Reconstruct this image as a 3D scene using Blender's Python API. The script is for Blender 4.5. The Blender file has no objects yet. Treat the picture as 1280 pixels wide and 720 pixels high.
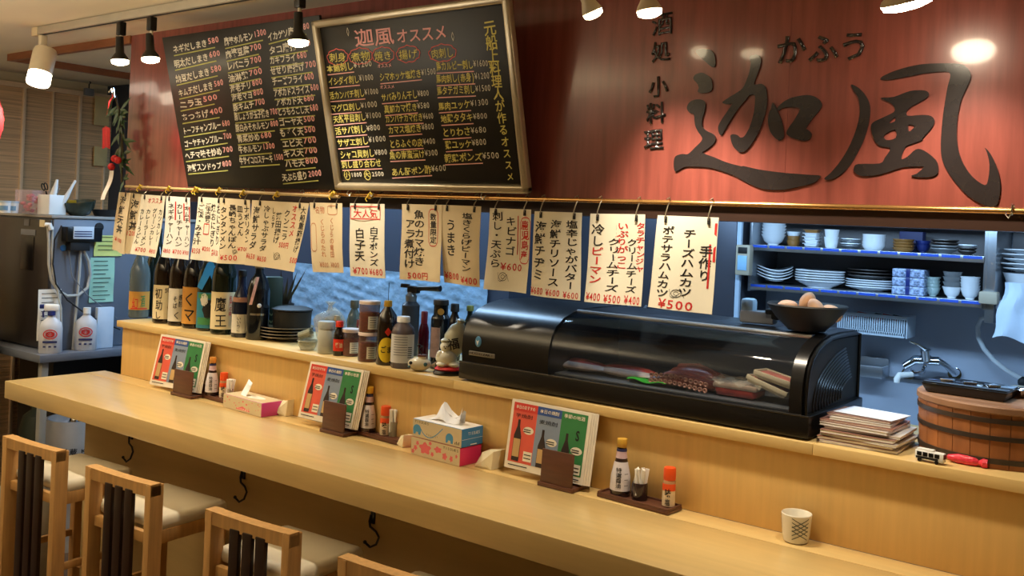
import bpy, bmesh, math, random
from mathutils import Vector, Matrix
R = random.Random(7)
SC = bpy.context.scene
COL = SC.collection
# ---------------------------------------------------------------- camera
F, PX, PY, SL = 1200.0, 640.0, 277.0, 0.043
RHO = math.atan(SL); AL = math.atan(F/1567.0)
FW = Vector((-math.sin(AL), math.cos(AL), 0)); RI = Vector((math.cos(AL), math.sin(AL), 0)); UP = Vector((0, 0, 1))
CAM = Vector((0, 0, 1.77))
cr, sr = math.cos(RHO), math.sin(RHO)
cd = bpy.data.cameras.new('camera'); co = bpy.data.objects.new('camera', cd); COL.objects.link(co)
rx = RI*cr + UP*sr; uy = -RI*sr + UP*cr; bz = -FW
co.matrix_world = Matrix(((rx.x, uy.x, bz.x, CAM.x), (rx.y, uy.y, bz.y, CAM.y), (rx.z, uy.z, bz.z, CAM.z), (0, 0, 0, 1)))
cd.sensor_width = 36; cd.lens = 36*F/1280; cd.shift_x = 0; cd.shift_y = -(360-PY)/1280; cd.clip_start = .05
SC.camera = co
# ---------------------------------------------------------------- light and exposure
SC.view_settings.view_transform = 'Standard'; SC.view_settings.look = 'None'
SC.view_settings.gamma = 1; SC.view_settings.exposure = 0.0; SC.view_settings.use_curve_mapping = False
wd = bpy.data.worlds.new('world'); SC.world = wd; wd.use_nodes = True
wd.node_tree.nodes['Background'].inputs[0].default_value = (1.0, .80, .58, 1); wd.node_tree.nodes['Background'].inputs[1].default_value = .14
WARM = (1.0, .87, .68); COOL = (.43, .69, 1.0)
def light(name, kind, loc, power, color, size=.1, sizey=None, target=None, angle=None, blend=.5, spread=None):
    l = bpy.data.lights.new(name, kind); l.energy = power; l.color = color
    if kind == 'AREA':
        l.size = size
        if sizey: l.shape = 'RECTANGLE'; l.size_y = sizey
        if spread: l.spread = spread
    else: l.shadow_soft_size = size
    if kind == 'SPOT': l.spot_size = angle; l.spot_blend = blend
    o = bpy.data.objects.new(name, l); COL.objects.link(o); o.location = loc
    if target is not None:
        o.rotation_euler = (Vector(target)-Vector(loc)).to_track_quat('-Z', 'Y').to_euler()
    return o
light('dining_room_light', 'AREA', (-2.6, -.4, 2.5), 3, WARM, 3.6, 1.6)  # unseen fill added to lift the dining side, not a fitting
light('dining_room_light', 'AREA', (-5.3, 1.2, 2.5), 16, WARM, 1.0, 1.0)  # second added fill, over the left end and the blinds
light('ceiling_uplight', 'AREA', (-3.4, .6, 2.05), 44, WARM, 1.6, .5, target=(-3.4, .6, 2.5))  # no lamp hangs here; added only to brighten the ceiling
light('kitchen_tube_light', 'AREA', (-.9, 2.72, 2.26), 34, COOL, 2.2, .12, target=(-.9, 4.1, 1.25))
light('kitchen_tube_light', 'AREA', (-3.4, 2.95, 2.45), 44, COOL, 2.0, .25)
# ---------------------------------------------------------------- photo geometry: pixel ray onto a real plane
def ray(u, v):
    dx, dy = u-PX, v-PY
    return FW*F + RI*(dx*cr+dy*sr) + UP*(dx*sr-dy*cr)
def W(u, v, X=None, Y=None, Z=None):
    r = ray(u, v)
    if X is not None: t = (X-CAM.x)/r.x
    elif Y is not None: t = (Y-CAM.y)/r.y
    else: t = (Z-CAM.z)/r.z
    return CAM + r*t
def PL(u, v, p0, n):
    r = ray(u, v); return CAM + r*((p0-CAM).dot(n)/r.dot(n))
def mpp(p): return (Vector(p)-CAM).dot(FW)/F
# ---------------------------------------------------------------- materials
def lin(c):
    return tuple(((x/255)/12.92 if x/255 <= .04045 else ((x/255+.055)/1.055)**2.4) for x in c)
MC = {}
def M(name, col=(128, 128, 128), rough=.5, metal=0., var=.06, scale=12., bump=0., alpha=1., trans=0., emit=0., coat=0., ecol=None, stretch=None, spec=None, crough=.06):
    if name in MC: return MC[name]
    m = bpy.data.materials.new(name); m.use_nodes = True; nt = m.node_tree; N = nt.nodes; L = nt.links
    b = N['Principled BSDF']; c = lin(col)
    b.inputs['Roughness'].default_value = rough; b.inputs['Metallic'].default_value = metal
    if spec is not None: b.inputs['Specular IOR Level'].default_value = spec
    b.inputs['Alpha'].default_value = alpha; b.inputs['Transmission Weight'].default_value = trans
    b.inputs['Coat Weight'].default_value = coat; b.inputs['Coat Roughness'].default_value = crough
    tc = N.new('ShaderNodeTexCoord'); mp = N.new('ShaderNodeMapping'); L.new(tc.outputs['Object'], mp.inputs[0])
    if stretch: mp.inputs['Scale'].default_value = stretch
    nz = N.new('ShaderNodeTexNoise'); nz.inputs['Scale'].default_value = scale; nz.inputs['Detail'].default_value = 4
    L.new(mp.outputs[0], nz.inputs['Vector'])
    rp = N.new('ShaderNodeValToRGB'); rp.color_ramp.elements[0].position = .3; rp.color_ramp.elements[1].position = .7
    rp.color_ramp.elements[0].color = tuple(min(1, x*(1-var)) for x in c)+(1,)
    rp.color_ramp.elements[1].color = tuple(min(1, x*(1+var)) for x in c)+(1,)
    L.new(nz.outputs['Fac'], rp.inputs[0]); L.new(rp.outputs[0], b.inputs['Base Color'])
    if bump:
        bp = N.new('ShaderNodeBump'); bp.inputs['Strength'].default_value = bump; bp.inputs['Distance'].default_value = .01
        L.new(nz.outputs['Fac'], bp.inputs['Height']); L.new(bp.outputs[0], b.inputs['Normal'])
    if emit:
        b.inputs['Emission Color'].default_value = lin(ecol or col)+(1,); b.inputs['Emission Strength'].default_value = emit
    MC[name] = m; return m
BW = M('birch_counter_wood', (218, 186, 122), .34, var=.05, scale=3, stretch=(1.2, 14, 14), coat=.4, crough=.16)
BWV = M('birch_riser_wood', (220, 180, 110), .42, var=.05, scale=4, stretch=(16, 1, 1))
DPW = M('counter_panel_wood', (206, 178, 120), .6, var=.05, scale=3, stretch=(1, 8, 8))
SIGNW = M('red_brown_sign_wood', (140, 72, 62), .3, var=.22, scale=5, stretch=(9, 9, .8), coat=.6, crough=.09)
CHW = M('oak_chair_wood', (204, 158, 98), .4, var=.12, scale=6, stretch=(10, 10, 1))
CHD = M('dark_slat_wood', (46, 30, 24), .35, var=.2, scale=6, stretch=(10, 10, 1))
CUSH = M('cream_cushion_vinyl', (232, 222, 196), .5, var=.03)
BLK = M('black_plastic', (16, 15, 15), .28, var=.1)
BLKM = M('matt_black', (20, 19, 19), .6, var=.1)
BOARD = M('blackboard_slate', (26, 27, 27), .38, var=.25, scale=5)
STEEL = M('stainless_steel', (176, 180, 186), .3, .9, var=.06, scale=8)
STEELD = M('brushed_steel_wall', (126, 132, 140), .42, .6, var=.1, scale=3)
CHROME = M('chrome', (225, 228, 232), .08, 1., var=.02)
PAPER = M('washi_paper', (238, 231, 208), .8, var=.04, scale=5)
PAPERA = M('aged_paper', (222, 204, 166), .8, var=.07, scale=5)
PAPERW = M('white_paper', (240, 236, 226), .75, var=.02)
INK = M('black_ink', (24, 20, 18), .7, var=.1)
RINK = M('red_ink', (205, 44, 40), .7, var=.1)
FADE = M('faded_ink', (196, 132, 96), .8, var=.1)
CHALKW = M('white_chalk', (236, 232, 214), .8, var=.05)
CHALKY = M('yellow_chalk', (226, 216, 120), .8, var=.05)
CHALKG = M('olive_chalk', (188, 190, 104), .8, var=.05)
CHALKP = M('pink_chalk', (250, 186, 184), .8, var=.05)
CHALKR = M('red_chalk', (232, 110, 108), .8, var=.05)
WHITE = M('white_plastic', (238, 238, 234), .4, var=.02)
RED = M('red_plastic', (214, 52, 30), .35, var=.03)
ORANGE = M('orange_plastic', (236, 84, 30), .35, var=.03)
YEL = M('yellow_plastic', (226, 178, 52), .4, var=.03)
BRASS = M('brass_rod', (206, 158, 96), .25, .85, var=.05)
BLUEW = M('porcelain', (226, 230, 234), .18, var=.03)
GREYP = M('grey_glazed', (120, 122, 124), .25, var=.08)
DARKP = M('dark_glazed', (58, 50, 46), .3, var=.12)
BRNP = M('brown_glazed', (150, 104, 52), .3, var=.12)
NAVY = M('navy_glaze', (36, 48, 110), .3, var=.1)
GLASSG = M('green_bottle_glass', (18, 28, 18), .07, var=.1, coat=.5)
GLASSB = M('brown_bottle_glass', (26, 17, 12), .07, var=.1, coat=.5)
CLEAR = M('clear_glass', (235, 240, 242), .05, var=.0, trans=1.)
CLEARP = M('clear_plastic', (215, 220, 222), .15, var=.0, alpha=.35)
DWOOD = M('walnut_brown', (92, 56, 40), .4, var=.15, scale=10, stretch=(1, 8, 8))
GREY = M('grey_plastic', (120, 122, 126), .5)
CREAMW = M('plaster_cream', (224, 206, 164), .8, var=.02)
# ---------------------------------------------------------------- mesh builder
class B:
    def __init__(s): s.bm = bmesh.new(); s.mi = 0
    def _tag(s, f0):
        fs = list(s.bm.faces)[f0:]
        for f in fs: f.material_index = s.mi
    def box(s, c, d, bev=0, rz=0, rx_=0, ry=0, seg=2, taper=1.0):
        f0 = len(s.bm.faces); hx, hy, hz = d[0]/2, d[1]/2, d[2]/2
        mat = Matrix.Translation(c) @ Matrix.Rotation(rz, 4, 'Z') @ Matrix.Rotation(ry, 4, 'Y') @ Matrix.Rotation(rx_, 4, 'X')
        vs = []
        for z in (-hz, hz):
            k = taper if z < 0 else 1
            for x, y in ((-hx, -hy), (hx, -hy), (hx, hy), (-hx, hy)): vs.append(s.bm.verts.new(mat @ Vector((x*k, y*k, z))))
        fs = [s.bm.faces.new([vs[i] for i in q]) for q in ((3, 2, 1, 0), (4, 5, 6, 7), (0, 1, 5, 4), (1, 2, 6, 5), (2, 3, 7, 6), (3, 0, 4, 7))]
        if bev:
            es = list({e for f in fs for e in f.edges})
            bmesh.ops.bevel(s.bm, geom=es, offset=bev, segments=seg, affect='EDGES', profile=.5)
        s._tag(f0); return s
    def lathe(s, prof, c=(0, 0, 0), seg=24, mat=None, sx=1, sy=1, wav=None):
        f0 = len(s.bm.faces); mat = Matrix.Translation(c) @ (mat or Matrix())
        rings = []
        for r, z in prof:
            if r < 1e-6: rings.append([s.bm.verts.new(mat @ Vector((0, 0, z)))])
            else: rings.append([s.bm.verts.new(mat @ Vector((r*sx*math.cos(2*math.pi*i/seg), r*sy*math.sin(2*math.pi*i/seg), z+(wav(2*math.pi*i/seg, r) if wav else 0)))) for i in range(seg)])
        for a, b in zip(rings, rings[1:]):
            for i in range(seg):
                j = (i+1) % seg
                if len(a) == 1 and len(b) == 1: break
                if len(a) == 1: q = [a[0], b[j], b[i]]
                elif len(b) == 1: q = [a[i], a[j], b[0]]
                else: q = [a[i], a[j], b[j], b[i]]
                s.bm.faces.new(q)
        s._tag(f0); return s
    def cyl(s, c, r, h, seg=20, r2=None, mat=None):
        r2 = r if r2 is None else r2
        return s.lathe([(0, 0), (r, 0), (r2, h), (0, h)], c, seg, mat)
    def tube(s, pts, r, seg=8, closed=False, flat=None):
        f0 = len(s.bm.faces); pts = [Vector(p) for p in pts]; n = len(pts); rings = []; pu = None
        for i, p in enumerate(pts):
            if closed: t = pts[(i+1) % n]-pts[i-1]
            else: t = pts[min(i+1, n-1)]-pts[max(i-1, 0)]
            t.normalize()
            u = (pu - t*pu.dot(t)) if pu is not None else t.orthogonal()
            if u.length < 1e-6: u = t.orthogonal()
            u.normalize(); w = t.cross(u); pu = u
            rr = r[i] if isinstance(r, (list, tuple)) else r
            rings.append([s.bm.verts.new(p+u*rr*math.cos(2*math.pi*k/seg)+w*rr*(flat or 1)*math.sin(2*math.pi*k/seg)) for k in range(seg)])
        for i in range(n if closed else n-1):
            a, b = rings[i], rings[(i+1) % n]
            for k in range(seg):
                j = (k+1) % seg; s.bm.faces.new([a[k], a[j], b[j], b[k]])
        if not closed:
            s.bm.faces.new(rings[0][::-1]); s.bm.faces.new(rings[-1])
        s._tag(f0); return s
    def prism(s, pts, vec):
        f0 = len(s.bm.faces); vec = Vector(vec)
        a = [s.bm.verts.new(p) for p in pts]; b = [s.bm.verts.new(Vector(p)+vec) for p in pts]
        s.bm.faces.new(a[::-1]); s.bm.faces.new(b); n = len(a)
        for i in range(n): s.bm.faces.new([a[i], a[(i+1) % n], b[(i+1) % n], b[i]])
        s._tag(f0); return s
    def grid(s, fn, nu, nv, thick=None):
        f0 = len(s.bm.faces)
        def lay(off):
            return [[s.bm.verts.new(Vector(fn(i/nu, j/nv))+Vector(off)) for j in range(nv+1)] for i in range(nu+1)]
        g = lay((0, 0, 0))
        for i in range(nu):
            for j in range(nv): s.bm.faces.new([g[i][j], g[i+1][j], g[i+1][j+1], g[i][j+1]])
        if thick:
            h = lay(thick)
            for i in range(nu):
                for j in range(nv): s.bm.faces.new([h[i][j], h[i][j+1], h[i+1][j+1], h[i+1][j]])
            rim = [(i, 0) for i in range(nu+1)]+[(nu, j) for j in range(1, nv+1)]+[(i, nv) for i in range(nu-1, -1, -1)]+[(0, j) for j in range(nv-1, 0, -1)]
            for k in range(len(rim)):
                a, b = rim[k], rim[(k+1) % len(rim)]
                s.bm.faces.new([g[a[0]][a[1]], h[a[0]][a[1]], h[b[0]][b[1]], g[b[0]][b[1]]])
        s._tag(f0); return s
    def flat(s, verts, faces):
        f0 = len(s.bm.faces); vs = [s.bm.verts.new(v) for v in verts]
        for f in faces:
            try: s.bm.faces.new([vs[i] for i in f])
            except ValueError: pass
        s._tag(f0); return s
    def map(s, fn):
        for v in s.bm.verts: v.co = Vector(fn(v.co))
        return s
    def ball(s, c, r, seg=16, sc=(1, 1, 1), rot=None):
        n = seg//2; m = (rot.to_4x4() if rot else Matrix()) @ Matrix.Diagonal((sc[0], sc[1], sc[2], 1))
        return s.lathe([(max(0, r*math.sin(math.pi*i/n)) if 0 < i < n else 0, -r*math.cos(math.pi*i/n)) for i in range(n+1)], c, seg, m)
    def obj(s, name, mat, parent=None, smooth=True, ang=35, norm=True):
        me = bpy.data.meshes.new(name)
        if norm: bmesh.ops.recalc_face_normals(s.bm, faces=s.bm.faces[:])
        s.bm.to_mesh(me); s.bm.free()
        for m in (mat if isinstance(mat, (list, tuple)) else [mat]): me.materials.append(m)
        if smooth:
            me.polygons.foreach_set('use_smooth', [True]*len(me.polygons)); me.set_sharp_from_angle(angle=math.radians(ang))
        o = bpy.data.objects.new(name, me); COL.objects.link(o)
        if parent is not None: o.parent = parent
        if any(k in name for k in ('lettering', 'chalk_underline', 'red_bubble', 'red_underline')): o['kind'] = 'stuff'
        return o
def tag(o, label=None, cat=None, group=None, kind=None):
    if label: o['label'] = label
    if cat: o['category'] = cat
    if group: o['group'] = group
    if kind: o['kind'] = kind
    return o
def mark(o): o['kind'] = 'stuff'; return o
def thing(name, label, cat, loc=(0, 0, 0), rz=0, group=None, rot=None):
    o = bpy.data.objects.new(name, None); o.empty_display_size = .05; COL.objects.link(o)
    o.location = loc; o.rotation_euler = rot or (0, 0, rz); return tag(o, label, cat, group)
def struct(o): o['kind'] = 'structure'; return o
KIDS = {}
def dup(root, loc, rz=0, label=None, group=None):
    r = root.copy(); COL.objects.link(r); r.location = loc; r.rotation_euler = (0, 0, rz)
    if label: r['label'] = label
    if group: r['group'] = group
    allo = KIDS.get(root.name)
    if allo is None:
        allo = [(c, [g for g in COL.objects if g.parent == c]) for c in COL.objects if c.parent == root]; KIDS[root.name] = allo
    for c, gs in allo:
        d = c.copy(); COL.objects.link(d); d.parent = r
        for g in gs:
            e = g.copy(); COL.objects.link(e); e.parent = d
    return r
# ---------------------------------------------------------------- lettering
GC = {}
def glyph(ch, bold=0.0):
    k = (ch, bold)
    if k not in GC:
        c = bpy.data.curves.new('g', 'FONT'); c.body = ch; c.size = 1; c.resolution_u = 2; c.offset = bold
        o = bpy.data.objects.new('g', c); me = o.to_mesh()
        vs = [(v.co.x, v.co.y) for v in me.vertices]; fs = [tuple(p.vertices) for p in me.polygons]
        if vs:
            x0 = min(v[0] for v in vs); x1 = max(v[0] for v in vs)
        else: x0, x1 = 0, .3
        o.to_mesh_clear(); bpy.data.objects.remove(o); bpy.data.curves.remove(c)
        GC[k] = (vs, fs, x0, x1)
    return GC[k]
def adv(ch): return 1.0 if ord(ch) > 0x2000 else (.3 if ch == ' ' else .6)
def put(b, ch, x, y, w, h, bold=0., rot=0., vert=False, depth=0.):
    """one character filling the em box w x h whose lower left corner is (x, y); flat in the local XZ plane"""
    vs, fs, x0, x1 = glyph(ch, bold)
    if not vs: return
    a = adv(ch); out = []
    cs, sn = math.cos(rot), math.sin(rot)
    for vx, vy in vs:
        if a < 1: vx = (vx-(x0+x1)/2)/.6+.5; vy = vy*1.1
        px, py = vx-.5, vy-.38
        if vert and ch in 'ー〜': px, py = py, -px
        px, py = px*cs-py*sn, px*sn+py*cs
        out.append((x+(px+.5)*w, depth, y+(py+.42)*h))
    b.flat(out, fs)
def hline(b, s, p0, p1, h, bold=0., jit=.05):
    tot = sum(adv(c) for c in s); d = (Vector(p1)-Vector(p0)); t = 0
    for c in s:
        a = adv(c); q = Vector(p0)+d*(t/tot); w = d.length*a/tot
        put(b, c, q.x, q.y, w, h*R.uniform(1-jit, 1+jit), bold, R.uniform(-jit, jit)); t += a
def vline(b, s, x, ytop, w, h, bold=0., jit=.05, ybot=None):
    n = len(s); step = (ytop-ybot)/n if ybot is not None else h
    for i, c in enumerate(s): put(b, c, x-w/2+R.uniform(-jit, jit)*w*.3, ytop-(i+1)*step, w*R.uniform(1-jit, 1+jit), step*.98, bold, R.uniform(-jit, jit), True)
def bar(b, p0, p1, t):
    p0, p1 = Vector(p0), Vector(p1); n = (p1-p0); n = Vector((-n.y, n.x)).normalized()*t/2
    b.flat([((p0+n).x, 0, (p0+n).y), ((p0-n).x, 0, (p0-n).y), ((p1-n).x, 0, (p1-n).y), ((p1+n).x, 0, (p1+n).y)], [(0, 1, 2, 3)])
def loop2(b, pts, t, closed=True):
    n = len(pts)
    for i in range(n if closed else n-1): bar(b, pts[i], pts[(i+1) % n], t)
def ellipse(cx, cy, rx_, ry, n=18, a0=0): return [(cx+rx_*math.cos(2*math.pi*i/n+a0), cy+ry*math.sin(2*math.pi*i/n+a0)) for i in range(n)]
def smooth2(pts, k=4):
    out = []; n = len(pts)
    for i in range(n):
        p0, p1, p2, p3 = [Vector(pts[(i+d-1) % n]) for d in range(4)]
        for j in range(k):
            t = j/k; out.append(tuple(.5*((2*p1)+(p2-p0)*t+(2*p0-5*p1+4*p2-p3)*t*t+(3*p1-p0-3*p2+p3)*t*t*t)))
    return out
def ngon(b, pts, depth=0): b.flat([(x, depth, y) for x, y in pts], [tuple(range(len(pts)))])
def fan(b, pts, rings=5):
    n = len(pts); cx = sum(p[0] for p in pts)/n; cy = sum(p[1] for p in pts)/n
    vs = [(cx, 0, cy)]+[(cx+(x-cx)*k/rings, 0, cy+(y-cy)*k/rings) for k in range(1, rings+1) for x, y in pts]
    fs = [(0, 1+i, 1+(i+1) % n) for i in range(n)]
    for k in range(rings-1):
        for i in range(n): fs.append((1+k*n+i, 1+(k+1)*n+i, 1+(k+1)*n+(i+1) % n, 1+k*n+(i+1) % n))
    b.flat(vs, fs)
# ================================================================ the setting
def sbox(name, x0, x1, y0, y1, z0, z1, mat, bev=0, parent=None):
    o = B().box(((x0+x1)/2, (y0+y1)/2, (z0+z1)/2), (x1-x0, y1-y0, z1-z0), bev).obj(name, mat, parent)
    if parent is None: o['kind'] = 'structure'
    return o
CEIL = 2.555
sbox('floor', -7.5, 1.8, -2.5, 4.4, -.05, 0, M('dark_floor_vinyl', (84, 62, 44), .5, var=.15, scale=3, stretch=(8, 1, 1)))
sbox('ceiling', -7.5, 1.8, -2.5, 4.4, CEIL, CEIL+.05, M('ceiling_plaster', (238, 226, 198), .85, var=.03, scale=2))
sbox('wall_front', -7.5, 1.8, -2.55, -2.5, 0, CEIL, CREAMW)
sbox('wall_right', 1.8, 1.85, -2.5, 4.4, 0, CEIL, CREAMW)
wl = sbox('wall_left', -6.12, -6.06, -2.5, 4.4, 0, CEIL, CREAMW)
wk = sbox('wall_kitchen', -3.0, 1.8, 4.1, 4.16, 0, CEIL, M('kitchen_steel_wall', (168, 176, 190), .45, .1, var=.12, scale=2.2, bump=.1, stretch=(1, 1, .4)))
sbox('wall_kitchen_side', -6.06, -2.62, 3.42, 3.5, 0, CEIL, M('kitchen_navy_wall', (56, 62, 76), .6, var=.1, scale=3))
sbox('wall_kitchen_return', -2.68, -2.62, 3.5, 4.1, 0, CEIL, M('kitchen_navy_wall'))
# steel lap joints across the kitchen back wall
for z in (1.19,): sbox('trim_1', -2.6, 1.8, 4.09, 4.1, z, z+.012, STEEL)
# bamboo blind panels over the left wall
BL = M('bamboo_blind', (206, 168, 122), .75, var=.28, scale=2, bump=.4, stretch=(1, 1, 60))
POST = M('blind_batten', (226, 196, 156), .6)
bl = thing('folding_bamboo_screen', 'tall brown woven bamboo screen of hinged panels along the far left wall', 'screen', (-6.0, 3.0, 0))
y = 2.13
i = 0
while y < 3.42:
    w = .178
    b = B(); b.box((0, y+w/2-3.0, 1.23), (.012, w-.012, 2.46)); b.obj('woven_panel', BL, bl)
    b = B(); b.box((.012, y-3.0, 1.235), (.022, .012 if i % 2 else .02, 2.47), .003); b.obj('batten', POST, bl)
    y += w; i += 1
b = B(); b.box((.01, -.25, 2.475), (.03, 1.4, .03)); b.obj('head_rail', POST, bl)
# lit reflections on the screen, imitated by thin pale panels
for k, (u0, v0, u1, v1) in enumerate([(119, 120, 136, 158), (118, 183, 133, 208)]):
    p = W((u0+u1)/2, (v0+v1)/2, X=-5.96); a = W(u0, v0, X=-5.96); c = W(u1, v1, X=-5.96)
    t = B().box((0, 0, 0), (.008, c.y-a.y, a.z-c.z)).obj('wall_card', M('pale_card', (214, 190, 130), .7), None)
    t.location = p; tag(t, ['upper pale rectangular card on the bamboo screen', 'lower pale rectangular card on the bamboo screen'][k], 'card')
p = W(111, 115, X=-5.95)
t = thing('door_closer_hook', 'small dark grey bracket hanging from a hook above the bamboo screen', 'bracket', p)
B().box((0, 0, 0), (.03, .06, .045), .004).obj('bracket_plate', GREY, t); B().tube([(0, 0, .02), (0, 0, .05), (0, .01, .06), (0, 0, .075)], .004, 6).obj('hook', BLKM, t)
# wooden ceiling trim, kitchen side
TRW = M('ceiling_trim_wood', (150, 92, 56), .45, var=.12, scale=5, stretch=(2, 2, 12))
sbox('trim_2', -5.33, -4.13, 2.43, 2.46, 2.518, CEIL, TRW)
sbox('trim_3', -5.33, -5.30, 2.46, 3.4, 2.518, CEIL, TRW)
sbox('trim_4', -4.75, -4.72, 2.9, 3.4, 2.525, CEIL, TRW)
# sign wall: veneer panels on a dark beam
sw = sbox('wall_sign', -4.12, 1.75, 2.45, 2.50, 1.84, CEIL, BLKM)
xs = [-4.13, -3.97, -2.97, -1.97, -.97, .03, 1.03]
for a, c in zip(xs, xs[1:]): B().box(((a+c)/2, 2.444, (1.838+CEIL)/2), (c-a-.0004, .012, CEIL-1.838), .0002, seg=1).obj('veneer_panel', SIGNW, sw)
sbox('trim_5', -4.12, 1.75, 2.452, 2.60, 1.797, 1.838, M('dark_beam_wood', (58, 38, 30), .4, var=.15, scale=5, stretch=(1, 9, 9)))
# counter front panel
sbox('wall_counter', -4.05, 1.5, 2.25, 2.27, 0, .926, DPW)
# ================================================================ counter
ct = thing('bar_counter', 'long pale birch bar counter running the length of the room', 'counter', (-1.5, 2.2, 1.0))
def loc(o_, x, y, z): return Vector((x, y, z))-o_.location
def cbox(name, x0, x1, y0, y1, z0, z1, mat, parent, bev=.002):
    L0 = parent.location
    return B().box(((x0+x1)/2-L0.x, (y0+y1)/2-L0.y, (z0+z1)/2-L0.z), (x1-x0, y1-y0, z1-z0), bev).obj(name, mat, parent)
YS = (W(940, 673.9, Z=1.0).y+W(837, 644.8, Z=1.0).y)/2
cbox('worktop', -4.177, 1.5, 1.952, YS-.001, .926, 1.0, BW, ct, .003)
cbox('back_strip', -4.177, 1.5, YS+.001, 2.405, .94, 1.0, BW, ct)
lg = thing('bar_ledge', 'raised pale wood serving ledge behind the counter', 'ledge', (-1.5, 2.6, 1.245))
x1_, x2_, x3_ = W(209, 409, Y=2.385).x, W(567, 475, Y=2.385).x, W(1016, 555, Y=2.385).x
for a, c in zip([-4.063, x1_, x2_, x3_], [x1_, x2_, x3_, 1.5]): cbox('ledge_board', a+.0004, c-.0004, 2.385, 2.86, 1.217, 1.245, BW, lg, .0015)
xr = W(527.5, 475, Y=2.405).x
for a, c in zip([-4.045, xr], [xr, 1.5]): cbox('riser_panel', a+.0004, c-.0004, 2.405, 2.43, 1.0, 1.217, BWV, lg, .0008)
for o in COL.objects:
    if o.name.startswith('riser_panel'): pass
# kitchen worktop behind the ledge
kt = thing('kitchen_worktop', 'stainless kitchen worktop behind the serving ledge', 'worktop', (-.8, 3.7, 1.0))
KX = W(914, 400, Y=3.72).x+.03
cbox('steel_top', KX, 1.6, 3.35, 4.09, .95, 1.0, STEEL, kt, .004)
cbox('cabinet_body', KX+.01, 1.58, 3.4, 4.08, .0, .95, STEELD, kt, .004)
# coat hooks under the counter
for k, (u, v) in enumerate([(166, 557), (306, 606), (468, 661)]):
    p = W(u, v, Y=2.25); s_ = mpp(p)
    t = thing('coat_hook', ['dark metal coat hook on the counter front nearest the left end', 'dark metal coat hook on the counter front, middle one of three', 'dark metal coat hook on the counter front, rightmost of three'][k], 'hook', p, group='coat hooks under the counter')
    h = 34*s_/2
    pts = [(-.012, -.006, h), (-.014, -.010, h*.55), (-.006, -.014, h*.2), (.030, -.022, .05*h), (.052, -.030, -.2*h), (.048, -.038, -.7*h), (.026, -.042, -.98*h), (.004, -.044, -.75*h)]
    b = B(); b.tube(pts, .004, 8); b.ball((.003, -.044, -.72*h), .0065, 8); b.obj('hook_arm', BLK, t)
    B().box((-.006, -.003, h*.8), (.018, .006, .04), .002).obj('wall_plate', BLK, t)
# ================================================================ ceiling track and lamps
TZ = 2.515
tr = thing('lighting_track', 'pale ceiling lighting track running above the bar counter', 'track', (-2, 2.12, TZ))
yt = 2.12
xa = W(45, 45, Y=yt).x
b = B(); b.box(((xa+1.5)/2+2, 0, .02), (1.5-xa, .034, .034), .003); b.obj('rail', M('track_metal', (196, 188, 168), .4, .3), tr)
b = B(); b.box(((xa+1.5)/2+2, 0, .0028), (1.5-xa-.03, .01, .002)); b.obj('conductor_slot', BLKM, tr)
B().box((xa+2+.02, 0, .018), (.05, .04, .04), .004).obj('end_cap', CREAMW, tr)
BULB = M('lamp_glow', (255, 236, 200), .5, emit=14, ecol=(255, 232, 190))
BULB3 = M('lamp_glow_strong', (255, 240, 210), .5, emit=45, ecol=(255, 236, 205))
BULB2 = M('lamp_glow_soft', (255, 236, 200), .5, emit=8, ecol=(255, 236, 205))
IV = M('ivory_metal', (222, 208, 176), .4)
def lamp(name, label, u, v, tgt, power, body=BLK, r=.032, kind=0, angle=100, stem=True):
    p = W(u, v, Y=yt); d = (Vector(tgt)-p).normalized()
    t = thing(name, label, 'lamp', (p.x, yt, TZ), group='lamps on the ceiling track')
    q = d.to_track_quat('-Z', 'Y').to_matrix().to_4x4(); L0 = Vector((0, 0, p.z-TZ))
    B().box((0, 0, -.028), (.03, .03, .055), .004).obj('track_adaptor', body, t)
    if kind == 0:
        b = B(); b.cyl((0, 0, L0.z+.05), .0065, -L0.z-.1, 10); b.obj('stem', IV, t)
        b = B(); b.lathe([(0, .085), (.015, .085), (.017, .02), (r*.9, -.002), (r, -.012), (0, -.012)], L0, 20, q); b.obj('lamp_housing', body, t)
        b = B(); b.lathe([(0, -.013), (r*.97, -.013), (r*.9, -.024), (r*.5, -.03), (0, -.032)], L0, 20, q); b.obj('bulb', BULB3 if r > .05 else BULB, t)
    else:
        b = B(); b.cyl((0, 0, L0.z+.03), .008, -L0.z-.05, 10); b.obj('stem', IV, t)
        b = B(); b.lathe([(0, .09), (.045, .088), (.05, .075), (.05, -.03), (.048, -.03), (.0, -.028)], L0, 28, q); b.obj('lamp_housing', IV, t)
        b = B(); b.lathe([(0, -.03), (.049, -.03), (.05, -.075), (.046, -.084), (0, -.086)], L0, 28, q); b.obj('lamp_lens', BULB2, t)
    s_ = light(name+'_beam', 'SPOT', p+d*(.1 if kind else .04), power, WARM, .03, target=p+d, angle=math.radians(angle), blend=.7)
    return t
lamp('cylinder_spotlight', 'ivory cylinder spotlight tilted downwards at the left end of the track', 52, 84, (-4.1, 1.75, .9), 24, IV, kind=1, angle=110)
lamp('track_lamp', 'black track lamp with a bare bulb, second lamp from the left end of the track', 150, 72, (-3.55, 2.14, 1.0), 22, r=.036)
lamp('track_lamp', 'black track lamp with a bare bulb, third lamp from the left end of the track', 188, 69, (-3.3, 2.16, 1.0), 20, r=.036)
lamp('track_lamp', 'black track lamp hanging in front of the left blackboard', 373, 47, (-2.5, 2.15, 1.0), 27, r=.036)
lamp('track_lamp', 'small ivory track lamp tilted right, left of the pair above the sign wall', 738, 9, (-1.2, 2.45, 1.65), 20, IV, .028, angle=66)
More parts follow.
